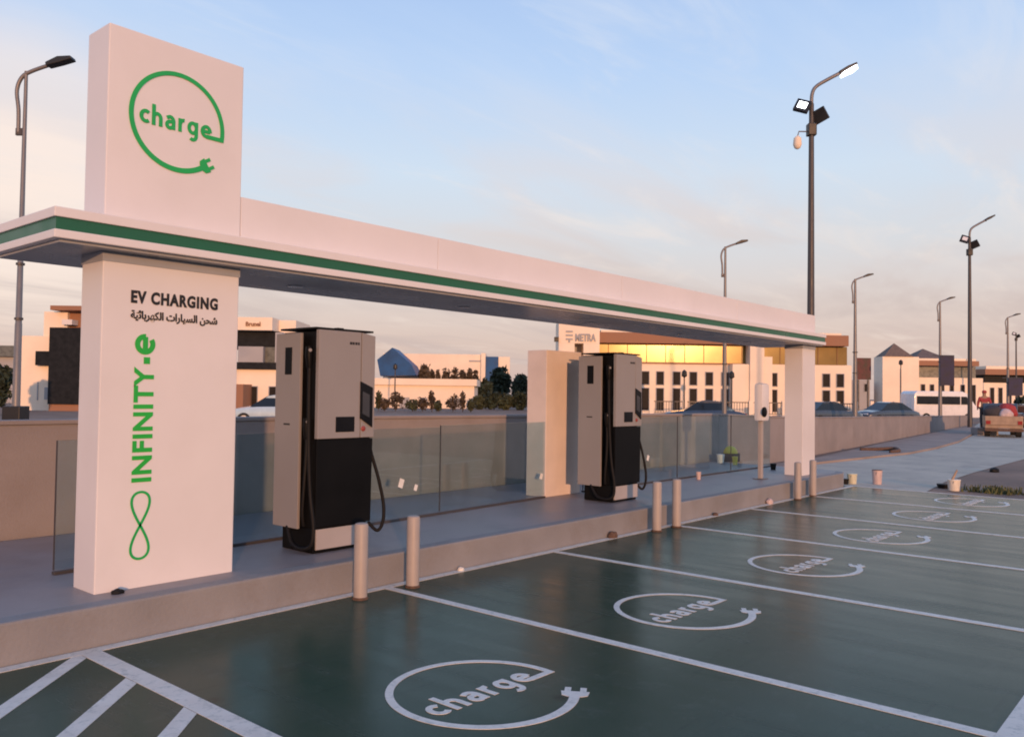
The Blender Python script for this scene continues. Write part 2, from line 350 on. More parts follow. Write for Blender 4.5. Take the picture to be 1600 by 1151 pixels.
# ================================================================== GROUND AND PAVING
H = .2605
def sheet(name, poly, m, z0, z1=None, kind='structure'):
    b = B()
    if z1 is None:
        b.m.faces.new([b.m.verts.new((x, y, z0)) for x, y in poly])
    else: b.prism(poly, 'z', z0, z1)
    return tag(b.obj(name, m), kind=kind)
sheet('ground', [(-900, -900), (900, -900), (900, 900), (-900, 900)], 'soil', -.03)
sheet('parking_floor', [(-9, -9), (11.56, -9), (11.56, .06), (-9, .06)], 'floor', -.012, 0.0)
sheet('road', [(11.6, -1.25), (14.0, -1.0), (17, -.9), (23.3, -.9), (40, .5), (90, 3), (160, 8), (160, 22), (90, 13.2), (54, 6.9), (40, 4.0), (31.6, 2.7), (26, 2.15), (22.5, 2.0), (17, 2.45), (12.4, 2.7), (11.6, 1.6)], 'road', -.022)
sheet('sandy_verge', [(11.6, 3.0), (11.6, 2.3), (12.6, 2.72), (17, 2.47), (22.5, 2.02), (26, 2.17), (31.6, 2.72), (40, 4.02), (54, 6.92), (54, 7.25), (26, 4.1), (17.6, 3.1)], 'sand', -.026, .03)
# raised platform, its near edge a painted kerb, right end rounded off
b = B(); b.prism([(-9, .055), (11.15, .055), (11.5, .16), (11.72, .45), (11.8, .9), (11.8, 3.02), (-9, 3.02)], 'z', -.02, H-.004)
tag(b.obj('platform', 'platform', bevel=.02), kind='structure')
b = B(); b.prism([(-9, .048), (11.15, .048), (11.5, .153), (11.5, .30), (11.15, .20), (-9, .20)], 'z', -.018, H)
tag(b.obj('kerb', 'kerb', bevel=.018), kind='structure')
# painted bay lines
b = B(); Z0 = .0
def line(x0, y0, x1, y1, wd): b.ribbon([(x0, y0), (x1, y1)], wd, .003, .0015)
SX = [0, 2.3034, 4.8113, 7.0213, 9.3135]
b.box(-9, 11.52, -.055, .035, .0012, .004)
for x in SX: b.box(x-.042, x+.042, -4.584, -.056, .0012, .004)
b.box(11.44, 11.52, -9, -.056, .0012, .004)
b.box(-2.50, -2.38, -4.584, -.056, .0012, .004)
b.box(-9, 11.439, -4.71, -4.585, .0012, .004)
# hatched bay on the left
for k in range(-3, 9):
    x1, y1 = -2.505, -.06-.66*k; dx, dy = -.66, -.66
    s = 6.0 if k >= 0 else 6.0
    p = [(x1, y1+.055), (x1-s*.72, y1+.055-s*.694), (x1-s*.72, y1-.075-s*.694), (x1, y1-.075)]
    def clip(poly):
        out = []
        for i in range(len(poly)):
            a, c = poly[i], poly[(i+1) % len(poly)]
            ia, ic = a[1] <= -.06, c[1] <= -.06
            if ia: out.append(a)
            if ia != ic:
                t = (-.06-a[1])/(c[1]-a[1]); out.append((a[0]+t*(c[0]-a[0]), -.06))
        return out
    def clip2(poly):
        out = []
        for i in range(len(poly)):
            a, c = poly[i], poly[(i+1) % len(poly)]
            ia, ic = a[1] >= -4.584, c[1] >= -4.584
            if ia: out.append(a)
            if ia != ic:
                t = (-4.584-a[1])/(c[1]-a[1]); out.append((a[0]+t*(c[0]-a[0]), -4.584))
        return out
    p = clip2(clip(p))
    if len(p) > 2: b.prism(p, 'z', .0012, .0036)
tag(b.obj('parking_lines', 'paint'), kind='structure')
# painted logos, one to a bay
CX = [-1.265, 1.10, 3.50, 5.87, 8.22, 10.45]
LB = ['white plug-cable charge logo painted on the nearest green bay, largest of all',
      'white charge logo on the second green bay from the front, second largest',
      'white charge logo painted on the third green bay from the front',
      'white charge logo on the fourth bay, right of the middle pair of bollards',
      'white charge logo on the fifth bay, second from the far boundary line',
      'white charge logo in the last bay next to the far boundary line, smallest of all']
lg = logo_mesh('painted_logo', 'decal', .515, .0025); lg.location = (CX[0], -2.30, .0012); tag(lg, LB[0], 'floor logo', 'charge logos painted in the bays')
for x, lb in zip(CX[1:], LB[1:]):
    o = lg.copy(); C.objects.link(o); o.location = (x, -2.24, .0012); o['label'] = lb

# ================================================================== CANOPY
X0, PW, YA, PT = -2.2452, 1.0412, .3911, .3374
XB, ZB, ZT, ZS, YR = 10.6713, 3.17, 4.1935, 2.532, .80
canopy = thing('charging_canopy', 'long white charging station canopy with tall sign pylon and green edge stripe', 'canopy', (X0, YA, H))
def cp(b, name, m, bevel=.008, **k):
    o = b.obj(name, m, canopy, bevel, **k); o.location = -Vector(canopy.location); return o
pil = cp(B().box(X0, X0+PW, YA, YA+PT, H-.01, 2.601), 'support_pillar', 'white')
cp(B().box(XB-.5908, XB, YA, YA+.331, H-.01, 2.601), 'support_pillar', 'white')
cp(B().box(X0-.006, X0+PW+.006, YA-.006, YA+PT+.006, 2.535, 2.6022), 'dark_band', 'soffit', .002)  # added dark band standing in for the shadow under the soffit
cp(B().box(XB-.5908-.006, XB+.006, YA-.006, YA+.337, 2.535, 2.602), 'dark_band', 'soffit', .002)  # same stand-in shadow band on the right pillar
pyl = cp(B().box(X0, X0+PW, YA, YA+PT, 2.79, ZT), 'sign_pylon', 'white')
xs = [X0+PW+.004, .95, 4.2, 7.45, XB]
for a, c in zip(xs, xs[1:]): cp(B().box(a, c-.005, YA, YA+PT, 2.79, ZB), 'parapet_panel', 'white', .004)
XL, XR, YF, YR = -2.63, 10.74, .215, 1.42
cp(B().box(XL+.012, XR-.012, YF+.012, YR-.012, 2.678, 2.757), 'edge_stripe', 'green', .002)
cp(B().box(XL, XR, YF, YR, 2.6227, 2.6775), 'lower_lip', 'white', .006)
cp(B().box(XL-.004, XR+.004, YF-.004, YR+.004, 2.7575, 2.822), 'roof_slab', 'white', .006)
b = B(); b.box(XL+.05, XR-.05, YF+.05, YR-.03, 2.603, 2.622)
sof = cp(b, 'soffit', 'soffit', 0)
for x in (-.3, 1.9, 4.3, 6.7, 9.0):
    o = B().lathe([(.07, 0), (.075, -.006), (.05, -.008)], 20).obj('downlight', 'chrome', sof); o.location = (x, .95, 2.604)
# lettering on the pylon and pillar
def on_face(o, x, zz, parent, rot=0.0):
    o.parent = parent; o.rotation_euler = FACE if not rot else (math.radians(90), -rot, 0)
    o.location = (x, YA-.001, zz); return o
on_face(logo_mesh('plug_logo', 'logo_green', .352, .006), -1.730, 3.622, pyl)
on_face(text_mesh('lettering', 'EV CHARGING', 'black_text', pil, .665, .092, .046, .004, 1.16), -2.047, 2.262, pil)
logical = [0xFEB7, 0xFEA4, 0xFEE6, 32, 0xFE8D, 0xFEDF, 0xFEB4, 0xFEF4, 0xFE8E, 0xFEAD, 0xFE8D, 0xFE95, 32, 0xFE8D, 0xFEDF, 0xFEDC, 0xFEEC, 0xFEAE, 0xFE91, 0xFE8E, 0xFE8B, 0xFEF4, 0xFE94]
on_face(text_mesh('arabic_lettering', ''.join(map(chr, reversed(logical))), 'black_text', pil, .665, .080, .034, .004), -2.047, 2.135, pil)
def upright(o, x, zz):   # reads upwards
    o.parent = pil; o.matrix_basis = Matrix.Translation((x, YA-.001, zz)) @ Matrix(((0, -1, 0, 0), (0, 0, -1, 0), (1, 0, 0, 0), (0, 0, 0, 1))); return o
upright(text_mesh('lettering', 'INFINITY', 'bright_green', pil, .815, .142, .032, .004, 1.08), -1.868, .998)
upright(stroke_text('lettering', 'e', 'bright_green', .145, .150, .036, .004), -1.862, 1.903)
upright(B().box(0, .048, -.022, .022, 0, .004).obj('hyphen', 'bright_green'), -1.922, 1.836)
inf = [(.235+.235*math.cos(t), .062*math.sin(2*t)*1.0) for t in [2*math.pi*i/80 for i in range(81)]]
inf = [(x, y*(1.05)) for x, y in inf]
upright(B().ribbon(inf, .017, .004).obj('infinity_mark', 'logo_green'), -1.940, .458)

# ================================================================== LOW CREAM PILLAR, WALL, GLASS
b = B().box(0, .80, 0, .34, -.01, 2.0)
lp = tag(b.obj('low_pillar', 'cream', None, .008, loc=(4.245, 1.63, H)), 'free-standing peach plastered pillar lower than the canopy, behind the far charger', 'pillar')
bw = thing('boundary_wall', 'low brown rendered boundary wall running behind the glass panels to the road', 'wall', (-9, 3.1, 0))
def wp(b, nm, m='wall'):
    o = b.obj(nm, m, bw, .01); o.location = (9, -3.1, 0); return o
wp(B().prism([(-14, -.05), (-14, 1.31), (2, 1.30), (12.2, 1.235), (12.2, -.05)], 'y', 3.1, 3.3), 'wall_run')
wp(B().prism([(-14, 1.312), (-14, 1.355), (2, 1.345), (12.2, 1.28), (12.2, 1.237), (2, 1.302)], 'y', 3.085, 3.315), 'coping')
ang = math.atan2(7.35-3.1, 54-12.3)
PR = [(0, 1.235), (6, 1.06), (20, .88), (42.5, .60)]
for nm, poly, y0, y1 in (('wall_run', [(0, -.05)]+PR+[(42.5, -.05)], 0, .2), ('coping', [(x, z_+.002) for x, z_ in PR]+[(x, z_+.042) for x, z_ in reversed(PR)], -.015, .215)):
    o = B().prism(poly, 'y', y0, y1).obj(nm, 'wall', bw, .01); o.location = (12.21+9, 0, 0); o.rotation_euler = (0, 0, ang)

def glass_panel(xa, xb, label, stick=(), hgt=1.0):
    def yl(x): return 1.23+(x+2.19)*.0585 if x < 4.5 else 1.62
    ya, yb = yl(xa), yl(xb); ln = math.hypot(xb-xa, yb-ya); a = math.atan2(yb-ya, xb-xa)
    t = thing('glass_panel', label, 'glass panel', (xa, ya, H), a, 'frameless glass panels behind the chargers')
    B().box(.006, ln-.006, -.006, .006, .03, hgt).obj('pane', 'glass', t)
    B().box(.0, .0058, -.008, .008, .03, hgt).obj('edge_strip', 'dark_pole', t)
    B().box(.0, ln, -.025, .025, -.004, .02).obj('base_channel', 'dark_pole', t, .004)
    for sx, sz, s in stick:
        o = B().box(-s/2, s/2, -.001, .001, -s*.7, s*.7).obj('paper_sticker', 'paper', t); o.location = (sx, -.0085, sz); o.rotation_euler = (0, .35, 0)
    return t
glass_panel(-2.19, 0.0, 'leftmost clear glass panel, standing behind the big sign pillar', hgt=1.0)
glass_panel(0.0, 2.09, 'clear glass panel beside the near charger with two papers stuck on it', ((1.46, .40, .07), (1.69, .335, .048)))
glass_panel(2.09, 4.19, 'clear glass panel between the near charger and the peach pillar', ((2.02, .29, .055),), 1.02)
glass_panel(5.1, 7.77, 'clear glass panel behind the far charger', ((1.75, .40, .06),), 1.05)
glass_panel(7.79, 9.75, 'clear glass panel behind the small post charger, left part', (), 1.05)
glass_panel(9.77, 11.5, 'last clear glass panel, ending behind the right support pillar', (), 1.05)

# ================================================================== CHARGERS
def make_charger(label, loc):
    t = thing('ev_charger', label, 'ev charger', loc, 0, 'rapid charging cabinets under the canopy')
    B().box(.075, .63, .046, .56, .20, 1.92).obj('cabinet', 'black', t, .006)
    B().box(.055, .62, .05, .50, 0, .205).obj('plinth', 'black', t, .004)
    pf = B().prism([(.075, .03), (.075, .205), (.63, .205), (.63, .03)], 'y', .030, .048); pf.obj('plinth_plate', 'silver_pale', t, .003)
    sp = B().box(0, .028, .205, .575, .20, 1.905).obj('side_panel', 'silver', t, .006)
    B().box(-.003, .002, .33, .43, 1.54, 1.78).obj('vent_grille', 'black', sp)
    for i in range(9): B().box(-.006, -.0032, .335, .425, 1.552+i*.025, 1.562+i*.025).obj('louvre', 'rubber', sp) if i < 0 else None
    B().box(-.002, .001, .345, .435, 1.095, 1.11).obj('nameplate', 'black_text', sp)
    sp2 = B().box(.652, .68, .205, .575, .20, 1.905).obj('side_panel', 'silver', t, .006)
    # upper front door
    fp = B().prism([(.045, .985), (.045, 1.93), (.505, 1.93), (.505, .985)], 'y', 0.0, .045).obj('front_door', 'silver', t, .006)
    fs = B().prism([(.517, .985), (.517, 1.93), (.672, 1.905), (.672, .985)], 'y', .004, .045).obj('front_door', 'silver', t, .006)
    B().prism([(.500, 1.16), (.500, 1.49), (.640, 1.435), (.640, 1.075)], 'y', -.012, .006).obj('screen_bezel', 'screen', t, .003)
    B().prism([(.520, 1.20), (.520, 1.40), (.600, 1.37), (.600, 1.165)], 'y', -.0145, -.0125).obj('display', 'lcd', t)
    B().box(.235, .440, -.006, .004, 1.04, 1.175).obj('card_reader', 'screen', t, .015)
    B().lathe([(.024, 0), (.024, .006), (.016, .012)], 18).obj('emergency_button', 'red', t, smooth=True).matrix_basis = Matrix.Translation((.545, .004, 1.065)) @ Matrix.Rotation(math.radians(90), 4, 'X')
    for i, wd in enumerate((.026, .022, .024, .020)):
        B().box(.375+i*.030, .375+i*.030+wd, -.0015, .001, 1.815, 1.838).obj('badge', 'black_text', t)
    # lower front panel, slightly tapered
    B().prism([(.048, .225), (.048, .975), (.665, .975), (.655, .225)], 'y', .012, .045).obj('lower_panel', 'black', t, .006)
    B().box(.03, .67, .03, .56, 1.935, 1.952).obj('top_cap', 'rubber', t, .004)
    B().box(.33, .40, .12, .18, 1.952, 1.967).obj('antenna', 'rubber', t, .004)
    # cables and connectors in the left groove
    for k, (pts, r) in enumerate(((((.02, .10, 1.62), (.015, .09, 1.25), (.01, .07, .85), (.012, .04, .5), (.02, .00, .25), (.01, .01, .09), (-.02, .10, .045), (-.02, .25, .08), (.01, .36, .21)), .017),
                                  (((.03, .13, 1.0), (.01, .11, .8), (-.005, .11, .55), (.0, .13, .35), (.03, .15, .23)), .015))):
        c = B().tube(smooth_path(pts, 6), r, 10).obj('cable', 'rubber', t, smooth='all')
        x, y, z_ = pts[0]
        B().tube([(x-.005, y, z_+.16), (x-.01, y-.005, z_+.09), (x, y, z_-.02)], [.030, .034, .024], 12).obj('connector', 'black', c, smooth=True)
        B().tube([(x-.016, y-.022, z_+.13), (x-.018, y-.035, z_+.13)], .015, 10).obj('connector_ring', 'silver', c, smooth=True)
    c = B().tube(smooth_path(((.672, .10, 1.12), (.682, .10, .98), (.705, .07, .82), (.765, .04, .60), (.815, .02, .36), (.81, .02, .20), (.77, .05, .12), (.70, .10, .20)), 6), .016, 10).obj('cable', 'rubber', t, smooth='all')
    B().tube([(.69, .12, 1.42), (.697, .09, 1.36), (.682, .10, 1.10)], [.024, .034, .024], 12).obj('connector', 'black', c, smooth=True)
    return t
def smooth_path(pts, n):
    pts = [Vector(p) for p in pts]; P = [pts[0]]+pts+[pts[-1]]; out = []
    for i in range(1, len(P)-2):
        p0, p1, p2, p3 = P[i-1:i+3]
        for k in range(n):
            t = k/n; out.append(.5*((2*p1)+(p2-p0)*t+(2*p0-5*p1+4*p2-p3)*t*t+(3*p1-p0-3*p2+p3)*t**3))
    out.append(pts[-1]); return out
ch = make_charger('silver and black rapid charger nearest the camera, right of the big sign pillar', (-.42, .47, H))
copy_tree(ch, (4.36, .60, H), 'silver and black rapid charger farther off, in front of the peach pillar')

# small charger on a post
t = thing('post_charger', 'small white rounded charger on a slim brown post near the right pillar', 'post charger', (8.93, .66, H))
B().box(-.045, .045, -.03, .03, 0, 1.12).obj('post', 'bollard', t, .008); B().box(-.12, .12, -.09, .09, 0, .012).obj('base_plate', 'pole', t, .003)
hd = B().box(-.14, .17, -.09, .07, .98, 1.63).obj('charger_head', 'white', t, .06, smooth=True)
B().lathe([(.085, 0), (.085, .02), (.05, .03)], 20).obj('socket', 'black', t, smooth=True).matrix_basis = Matrix.Translation((-.08, -.092, 1.14)) @ Matrix.Rotation(math.radians(90), 4, 'X')

# bollards
def bollard(x, y, label, proto=[]):
    if not proto:
        t = thing('bollard', label, 'bollard', (x, y, 0), 0, 'beige steel bollards along the kerb')
        B().lathe([(.056, 0), (.056, .585), (.050, .600), (.03, .607)], 28).obj('post', 'bollard', t, smooth=True)
        B().lathe([(.064, 0), (.064, .012), (.058, .02)], 28).obj('base_ring', 'stone', t, smooth=True)
        proto.append(t)
    else: copy_tree(proto[0], (x, y, 0), label)
bollard(-.40, -.17, 'beige bollard nearest the camera, in front of the near charger')
bollard(.17, -.165, 'second beige bollard, just right of the near charger')
bollard(4.24, -.12, 'left beige bollard of the middle pair, beside the far charger')
bollard(4.70, -.13, 'right beige bollard of the middle pair, by a bay line')
bollard(8.66, -.10, 'left beige bollard of the far pair, in front of the right pillar')
bollard(9.33, -.09, 'right beige bollard of the far pair, in front of the right pillar')

# ================================================================== STREET LAMPS
rz_view = math.atan2(right.y, right.x)
def lamp(u, D, vtop, label, base_box=False, r0_=.085, gap=0):
    p = spot(u, D, -.03); h = zat(u, vtop, D)+.03
    t = thing('street_lamp', label, 'street lamp', p, rz_view, 'curved-arm street lamps along the road')
    B().tube([(0, 0, 0), (0, 0, h*.35), (0, 0, h*.351), (0, 0, h)], [r0_*1.25, r0_, r0_*.92, r0_*.5], 12).obj('pole', 'pole', t, smooth=True)
    for f in (.36, .5): B().lathe([(r0_*1.25, 0), (r0_*1.25, .05)], 12, (0, 0, h*f)).obj('dark_band', 'dark_pole', t)
    k = h/8.9
    B().tube(smooth_path(((-.14*k, 0, h-1.45*k), (-.15*k, 0, h-.9*k), (-.20*k, 0, h-.45*k), (-.10*k, 0, h-.15*k), (.12*k, 0, h+.0*k), (.55*k, 0, h+.16*k)), 5), .035*k+.01, 8).obj('bracket_arm', 'pole', t, smooth='all')
    B().box(-.19*k, -.04*k, -.03, .03, h-1.48*k, h-1.32*k).obj('bracket_clamp', 'dark_pole', t)
    hd = B(); hd.prism([(.50*k, h+.10*k), (.48*k, h+.18*k), (.75*k, h+.32*k), (1.05*k, h+.34*k), (1.08*k, h+.27*k), (.8*k, h+.18*k)], 'y', -.12*k, .12*k)
    hd.obj('lamp_head', 'lamp_black', t, .02*k)
    if base_box: B().box(-.20, .20, -.2, .2, 0, 1.25).obj('base_cover', 'lamp_black', t, .02)
    return t
lamp(26, 19.0, 106, 'tall street lamp on the far left, its curved arm left of the sign pylon', True, .074)
lamp(1132, 40.0, 384, 'street lamp rising above the canopy left of the floodlight pole', r0_=.10)
lamp(1336, 49.0, 435, 'street lamp just right of the canopy, left of the pyramid-roofed tower', r0_=.12)
lamp(1469, 58.0, 470, 'street lamp standing above the white minibus', r0_=.11)
lamp(1575, 68.0, 495, 'street lamp at the right edge with a blue banner low on it', r0_=.11)

def floodpole(u, D, vtop, label, lit=False, arm=True):
    p = spot(u, D, -.03); h = zat(u, vtop, D)+.03; k = h/12.2
    t = thing('floodlight_pole', label, 'floodlight pole', p, rz_view, 'tall floodlight poles by the parking')
    B().tube([(0, 0, 0), (0, 0, h)], [.15*k, .085*k], 14).obj('pole', 'dark_pole', t, smooth=True)
    if arm:
        B().tube(smooth_path(((0, 0, h), (.02*k, 0, h+.35*k), (.15*k, 0, h+.62*k), (.55*k, 0, h+.88*k), (1.05*k, 0, h+1.15*k)), 5), [.065*k]*20+[.09*k], 10).obj('bracket_arm', 'pole', t, smooth='all')
        lh = B(); lh.prism([(1.0*k, h+1.08*k), (.95*k, h+1.17*k), (1.25*k, h+1.36*k), (1.58*k, h+1.50*k), (1.6*k, h+1.42*k), (1.3*k, h+1.22*k)], 'y', -.14*k, .14*k)
        lh = lh.obj('lamp_head', 'lamp_black', t, .02*k)
        if lit:
            B().prism([(1.12*k, h+1.03*k), (1.10*k, h+1.12*k), (1.55*k, h+1.38*k), (1.58*k, h+1.24*k)], 'y', -.21*k, .21*k).obj('lit_lens', 'lit', lh, .02)
    # two floodlights on the shaft
    for x, zz, tilt, az, on in ((-.36, -.12, .9, -.3, True), (.26, -.45, .9, 2.6, False)):
        f = B().box(-.26*k, .26*k, -.07*k, .07*k, -.24*k, .24*k).obj('floodlight', 'lamp_black', t, .02*k)
        f.matrix_basis = Matrix.Translation((x*k, -.1*k, h+zz*k)) @ Matrix.Rotation(az, 4, 'Z') @ Matrix.Rotation(-.35, 4, 'X') @ Matrix.Rotation(.4, 4, 'Y')
        lens = B().box(-.15*k, .15*k, -.082*k, -.068*k, -.13*k, .13*k).obj('lens', 'lit' if (lit and on) else 'lens_white', f, .004)
    B().box(-.15*k, .15*k, -.15*k, .15*k, h-1.15*k, h-.72*k).obj('junction_box', 'lamp_black', t, .03*k)
    if lit:
        a = B().tube([(0, 0, h-1.0*k), (-.45*k, 0, h-1.0*k), (-.50*k, 0, h-1.2*k)], .025*k, 8).obj('camera_arm', 'pole', t)
        B().lathe([(.04*k, .22*k), (.13*k, .14*k), (.15*k, -.1*k), (.10*k, -.22*k), (.03*k, -.26*k)], 16, (-.50*k, 0, h-1.38*k)).obj('dome_camera', 'bwhite', t, smooth=True)
    return t
floodpole(1266.5, 29.6, 158, 'tallest floodlight pole, lit lamp on its arm, rising behind the right pillar', True)
floodpole(1515.5, 49.6, 370, 'unlit floodlight pole with double lamps at the end of the boundary wall')
floodpole(1588, 95, 520, 'small distant floodlight pole at the right edge, without an arm', arm=False)

# ================================================================== FAR BUILDINGS (local X along the view's right, local Y away)
class Bld:
    def __init__(s, name, label, cat, uc, D, rz=0.0, group=None):
        s.uc, s.D = uc, D; s.root = thing(name, label, cat, spot(uc, D, 0), math.atan2(r0.y, r0.x)+rz, group)
    def X(s, u): return (u-s.uc)/F_PX*s.D
    def Z(s, v): return CAM.z+(hz(s.uc)-v)/F_PX*s.D
    def part(s, nm, m, u0_, u1, v0, v1, y0=0.0, y1=6.0, parent=None, bevel=0.0):
        z0 = -.1 if v1 is None else s.Z(v1)
        return B().box(s.X(u0_), s.X(u1), y0, y1, z0, s.Z(v0)).obj(nm, m, parent or s.root, bevel)
    def window(s, u0_, u1, v0, v1, y=0.0, m='bwin', frame=None):
        f = B(); x0, x1, z0, z1 = s.X(u0_), s.X(u1), s.Z(v1), s.Z(v0)
        o = B().box(x0, x1, y-.02, y+.05, z0, z1).obj('window', m, s.root)
        fr = B()
        for a, c, d, e in ((x0-.06, x0, z0-.06, z1+.06), (x1, x1+.06, z0-.06, z1+.06), (x0, x1, z1, z1+.06), (x0, x1, z0-.06, z0)): fr.box(a, c, y-.06, y+.03, d, e)
        fr.obj('frame', 'bgrey' if frame is None else frame, o); return o
    def text(s, txt, m, u0_, u1, v0, v1, y=0.0):
        o = text_mesh('lettering', txt, m, s.root, s.X(u1)-s.X(u0_), s.Z(v0)-s.Z(v1), .03, .05); o.rotation_euler = FACE; o.location = (s.X(u0_), y-.0, s.Z(v1)); return o
# --- showroom with golden ribbon glazing
HB = Bld('showroom_building', 'peach two-storey building with ribbon glazing reflecting the low sun, tall narrow windows', 'building', 1060, 75, 0.014)
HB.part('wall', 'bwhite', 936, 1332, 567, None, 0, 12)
ribbon = HB.part('ribbon_glazing', 'ribbon', 936, 1326, 538, 566.6, .15, 11)
for u in range(950, 1326, 30): HB.part('mullion', 'bbrown', u-.35, u+.35, 538.2, 566.4, .09, .146, ribbon)
HB.part('cornice', 'bbrown', 934, 1322, 521, 537.8, -.8, 12, bevel=.05)
HB.part('roof', 'bwhite', 938, 1316, 517, 520.8, 0, 12)
HB.part('string_course', 'bbrown', 936, 1166, 566.2, 568.4, -.12, -.004)
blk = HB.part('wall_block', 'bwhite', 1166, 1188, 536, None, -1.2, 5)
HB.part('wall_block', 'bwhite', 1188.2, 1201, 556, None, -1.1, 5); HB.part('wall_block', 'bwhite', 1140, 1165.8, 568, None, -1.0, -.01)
for u in (1008, 1031, 1057, 1083, 1108, 1133, 1209, 1292, 1314): HB.window(u-5.5, u+5.5, 581, 601); HB.window(u-5.5, u+5.5, 607, 641)
# --- sign tower beside it
TB = Bld('sign_tower', 'pale peach sign tower with METRA lettering and emblem, behind the peach pillar', 'building', 903, 72)
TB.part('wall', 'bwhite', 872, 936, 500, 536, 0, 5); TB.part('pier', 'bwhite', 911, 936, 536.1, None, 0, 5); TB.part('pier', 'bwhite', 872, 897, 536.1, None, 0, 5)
TB.part('recess_wall', 'bgrey', 897.1, 910.9, 536.2, None, 2.0, 4.9)
TB.text('METRA', 'bgrey', 898, 930, 521, 533, -.06)
em = B()
for i in range(3): em.box(TB.X(883), TB.X(894), -.06, -.002, TB.Z(519+i*6), TB.Z(516.5+i*6))
em.box(TB.X(887), TB.X(890), -.05, -.002, TB.Z(535), TB.Z(531.1)); em.obj('emblem', 'bgrey', TB.root)
B().box(TB.X(865), TB.X(871.8), -.3, .3, TB.Z(534), TB.Z(527)).obj('floodlight', 'lamp_black', TB.root)
# --- pyramid-roofed tower and lower wings to the right
def pyramid(b, x0, x1, y0, y1, z0, z1):
    v = [b.m.verts.new(p) for p in ((x0, y0, z0), (x1, y0, z0), (x1, y1, z0), (x0, y1, z0), ((x0+x1)/2, (y0+y1)/2, z1))]
    b.m.faces.new(v[3::-1])
    for i in range(4): b.m.faces.new((v[i], v[(i+1) % 4], v[4]))
    return b
T1 = Bld('pyramid_tower', 'square peach tower with brown pyramid roof, shaded on its left side', 'building', 1400, 100)
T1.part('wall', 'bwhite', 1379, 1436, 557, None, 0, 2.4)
rf = pyramid(B(), T1.X(1381), T1.X(1427), -.1, 2.5, T1.Z(556.8), T1.Z(535)).obj('roof', 'roof', T1.root)
T1.part('annexe', 'bgrey', 1333, 1366, 594, None, 1.2, 6)
T1.part('slit_window', 'bgrey', 1406, 1408, 576, 640, -.03, -.002); T1.window(1357, 1362, 600, 612, 1.2)
po = Bld('billboard', 'dark red and black billboard beside the pyramid-roofed tower', 'billboard', 1349, 97)
B().box(po.X(1338), po.X(1361), 0, .3, po.Z(593), po.Z(559)).obj('poster_face', 'poster', po.root)
for u in (1342, 1357): po.part('leg', 'dark_pole', u-1, u+1, 593.2, None, .05, .25)
T2 = Bld('terrace_building', 'long peach building with brown eaves and a second pyramid roof, behind the minibus', 'building', 1480, 103)
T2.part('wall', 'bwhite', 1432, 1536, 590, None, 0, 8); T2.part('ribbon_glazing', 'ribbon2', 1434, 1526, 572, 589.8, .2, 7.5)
T2.part('cornice', 'bbrown', 1429, 1523, 564, 571.8, -1.0, 8); T2.part('parapet', 'bwhite', 1430, 1521, 560.5, 563.8, -.6, 7)
pyramid(B(), T2.X(1432), T2.X(1486), .5, 5, T2.Z(560.3), T2.Z(543)).obj('roof', 'roof', T2.root)
for u in (1442, 1456, 1472, 1487, 1504, 1521): T2.window(u-3, u+3, 601, 634)
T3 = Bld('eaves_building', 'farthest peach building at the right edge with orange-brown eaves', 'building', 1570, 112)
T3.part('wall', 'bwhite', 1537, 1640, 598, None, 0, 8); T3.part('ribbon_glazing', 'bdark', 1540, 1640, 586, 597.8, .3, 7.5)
T3.part('cornice', 'bbrown', 1533, 1640, 577, 585.8, -1.0, 8); T3.part('parapet', 'bwhite', 1541, 1640, 572, 576.8, 0, 7)
for u in (1550, 1563, 1577, 1590): T3.window(u-3, u+3, 606, 636)
# --- left group
LBd = Bld('cubic_house', 'peach cubic house with dark glazed corner box, left of the sign pillar', 'building', 80, 60)
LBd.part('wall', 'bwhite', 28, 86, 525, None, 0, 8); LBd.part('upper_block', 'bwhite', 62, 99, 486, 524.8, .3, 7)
LBd.part('glazed_box', 'bdark', 82, 150, 512, 631, -.6, 6); LBd.part('base', 'bbrown', 83, 150, 631.2, None, -.5, 6)
LBd.part('eaves', 'bbrown', 82, 150, 478, 485, -.6, 7); LBd.part('upper_wall', 'bbrown', 99.2, 150, 485.2, 511.8, .6, 7)
LBd.part('bay_window', 'bdark', 60, 81.8, 549, 571, -.5, .2); LBd.part('doorway', 'bgrey', 70, 80, 605, 624, -.05, .02)
LBd.part('awning', 'white', 97, 113, 499, 507, -.3, .55); LBd.part('door_frame', 'bgrey', 58.5, 60, 597, 625, -.05, .02)
LF = Bld('low_shed', 'low grey building with blue-grey roof band at the far left edge', 'building', 4, 85)
LF.part('wall', 'bgrey', -40, 24, 557, None, 0, 6); LF.part('roof', 'ribbon2', -44, 26, 540, 556.8, -.6, 6.5)
OB = Bld('office_block', 'peach and grey office block with dark balconies between sign pillar and near charger', 'building', 405, 62)
OB.part('wall', 'bwhite', 330, 439, 577, None, 0, 8); OB.part('sign_band', 'bwhite', 330, 425, 496, 516, -.3, 7); OB.part('balcony_glazing', 'bdark', 330, 430, 516.2, 541, .6, 6)
OB.part('parapet', 'bgrey', 372, 411, 541.5, 566, -.2, 6); OB.part('balcony_glazing', 'ribbon2', 411.2, 430, 541.5, 566, .4, 6); OB.part('floor_slab', 'bdark', 330, 441, 566.2, 576.8, -.3, 6)
OB.part('corner_pier', 'bgrey', 430.2, 441, 519, 566, -.3, 6); OB.part('sunshade', 'bwhite', 425.2, 452, 497, 519, 1.5, 6)
for u in (370, 397, 426): OB.window(u-5, u+5, 604, 634)
OB.text('Brunel', 'bbrown', 384, 407, 503, 510, -.34)
DC = Bld('brown_doorway_block', 'brown entrance block low beside the office block, seen past the sign pillar', 'building', 372, 60)
DC.part('wall', 'bbrown', 355, 380, 600, None, 0, 3)
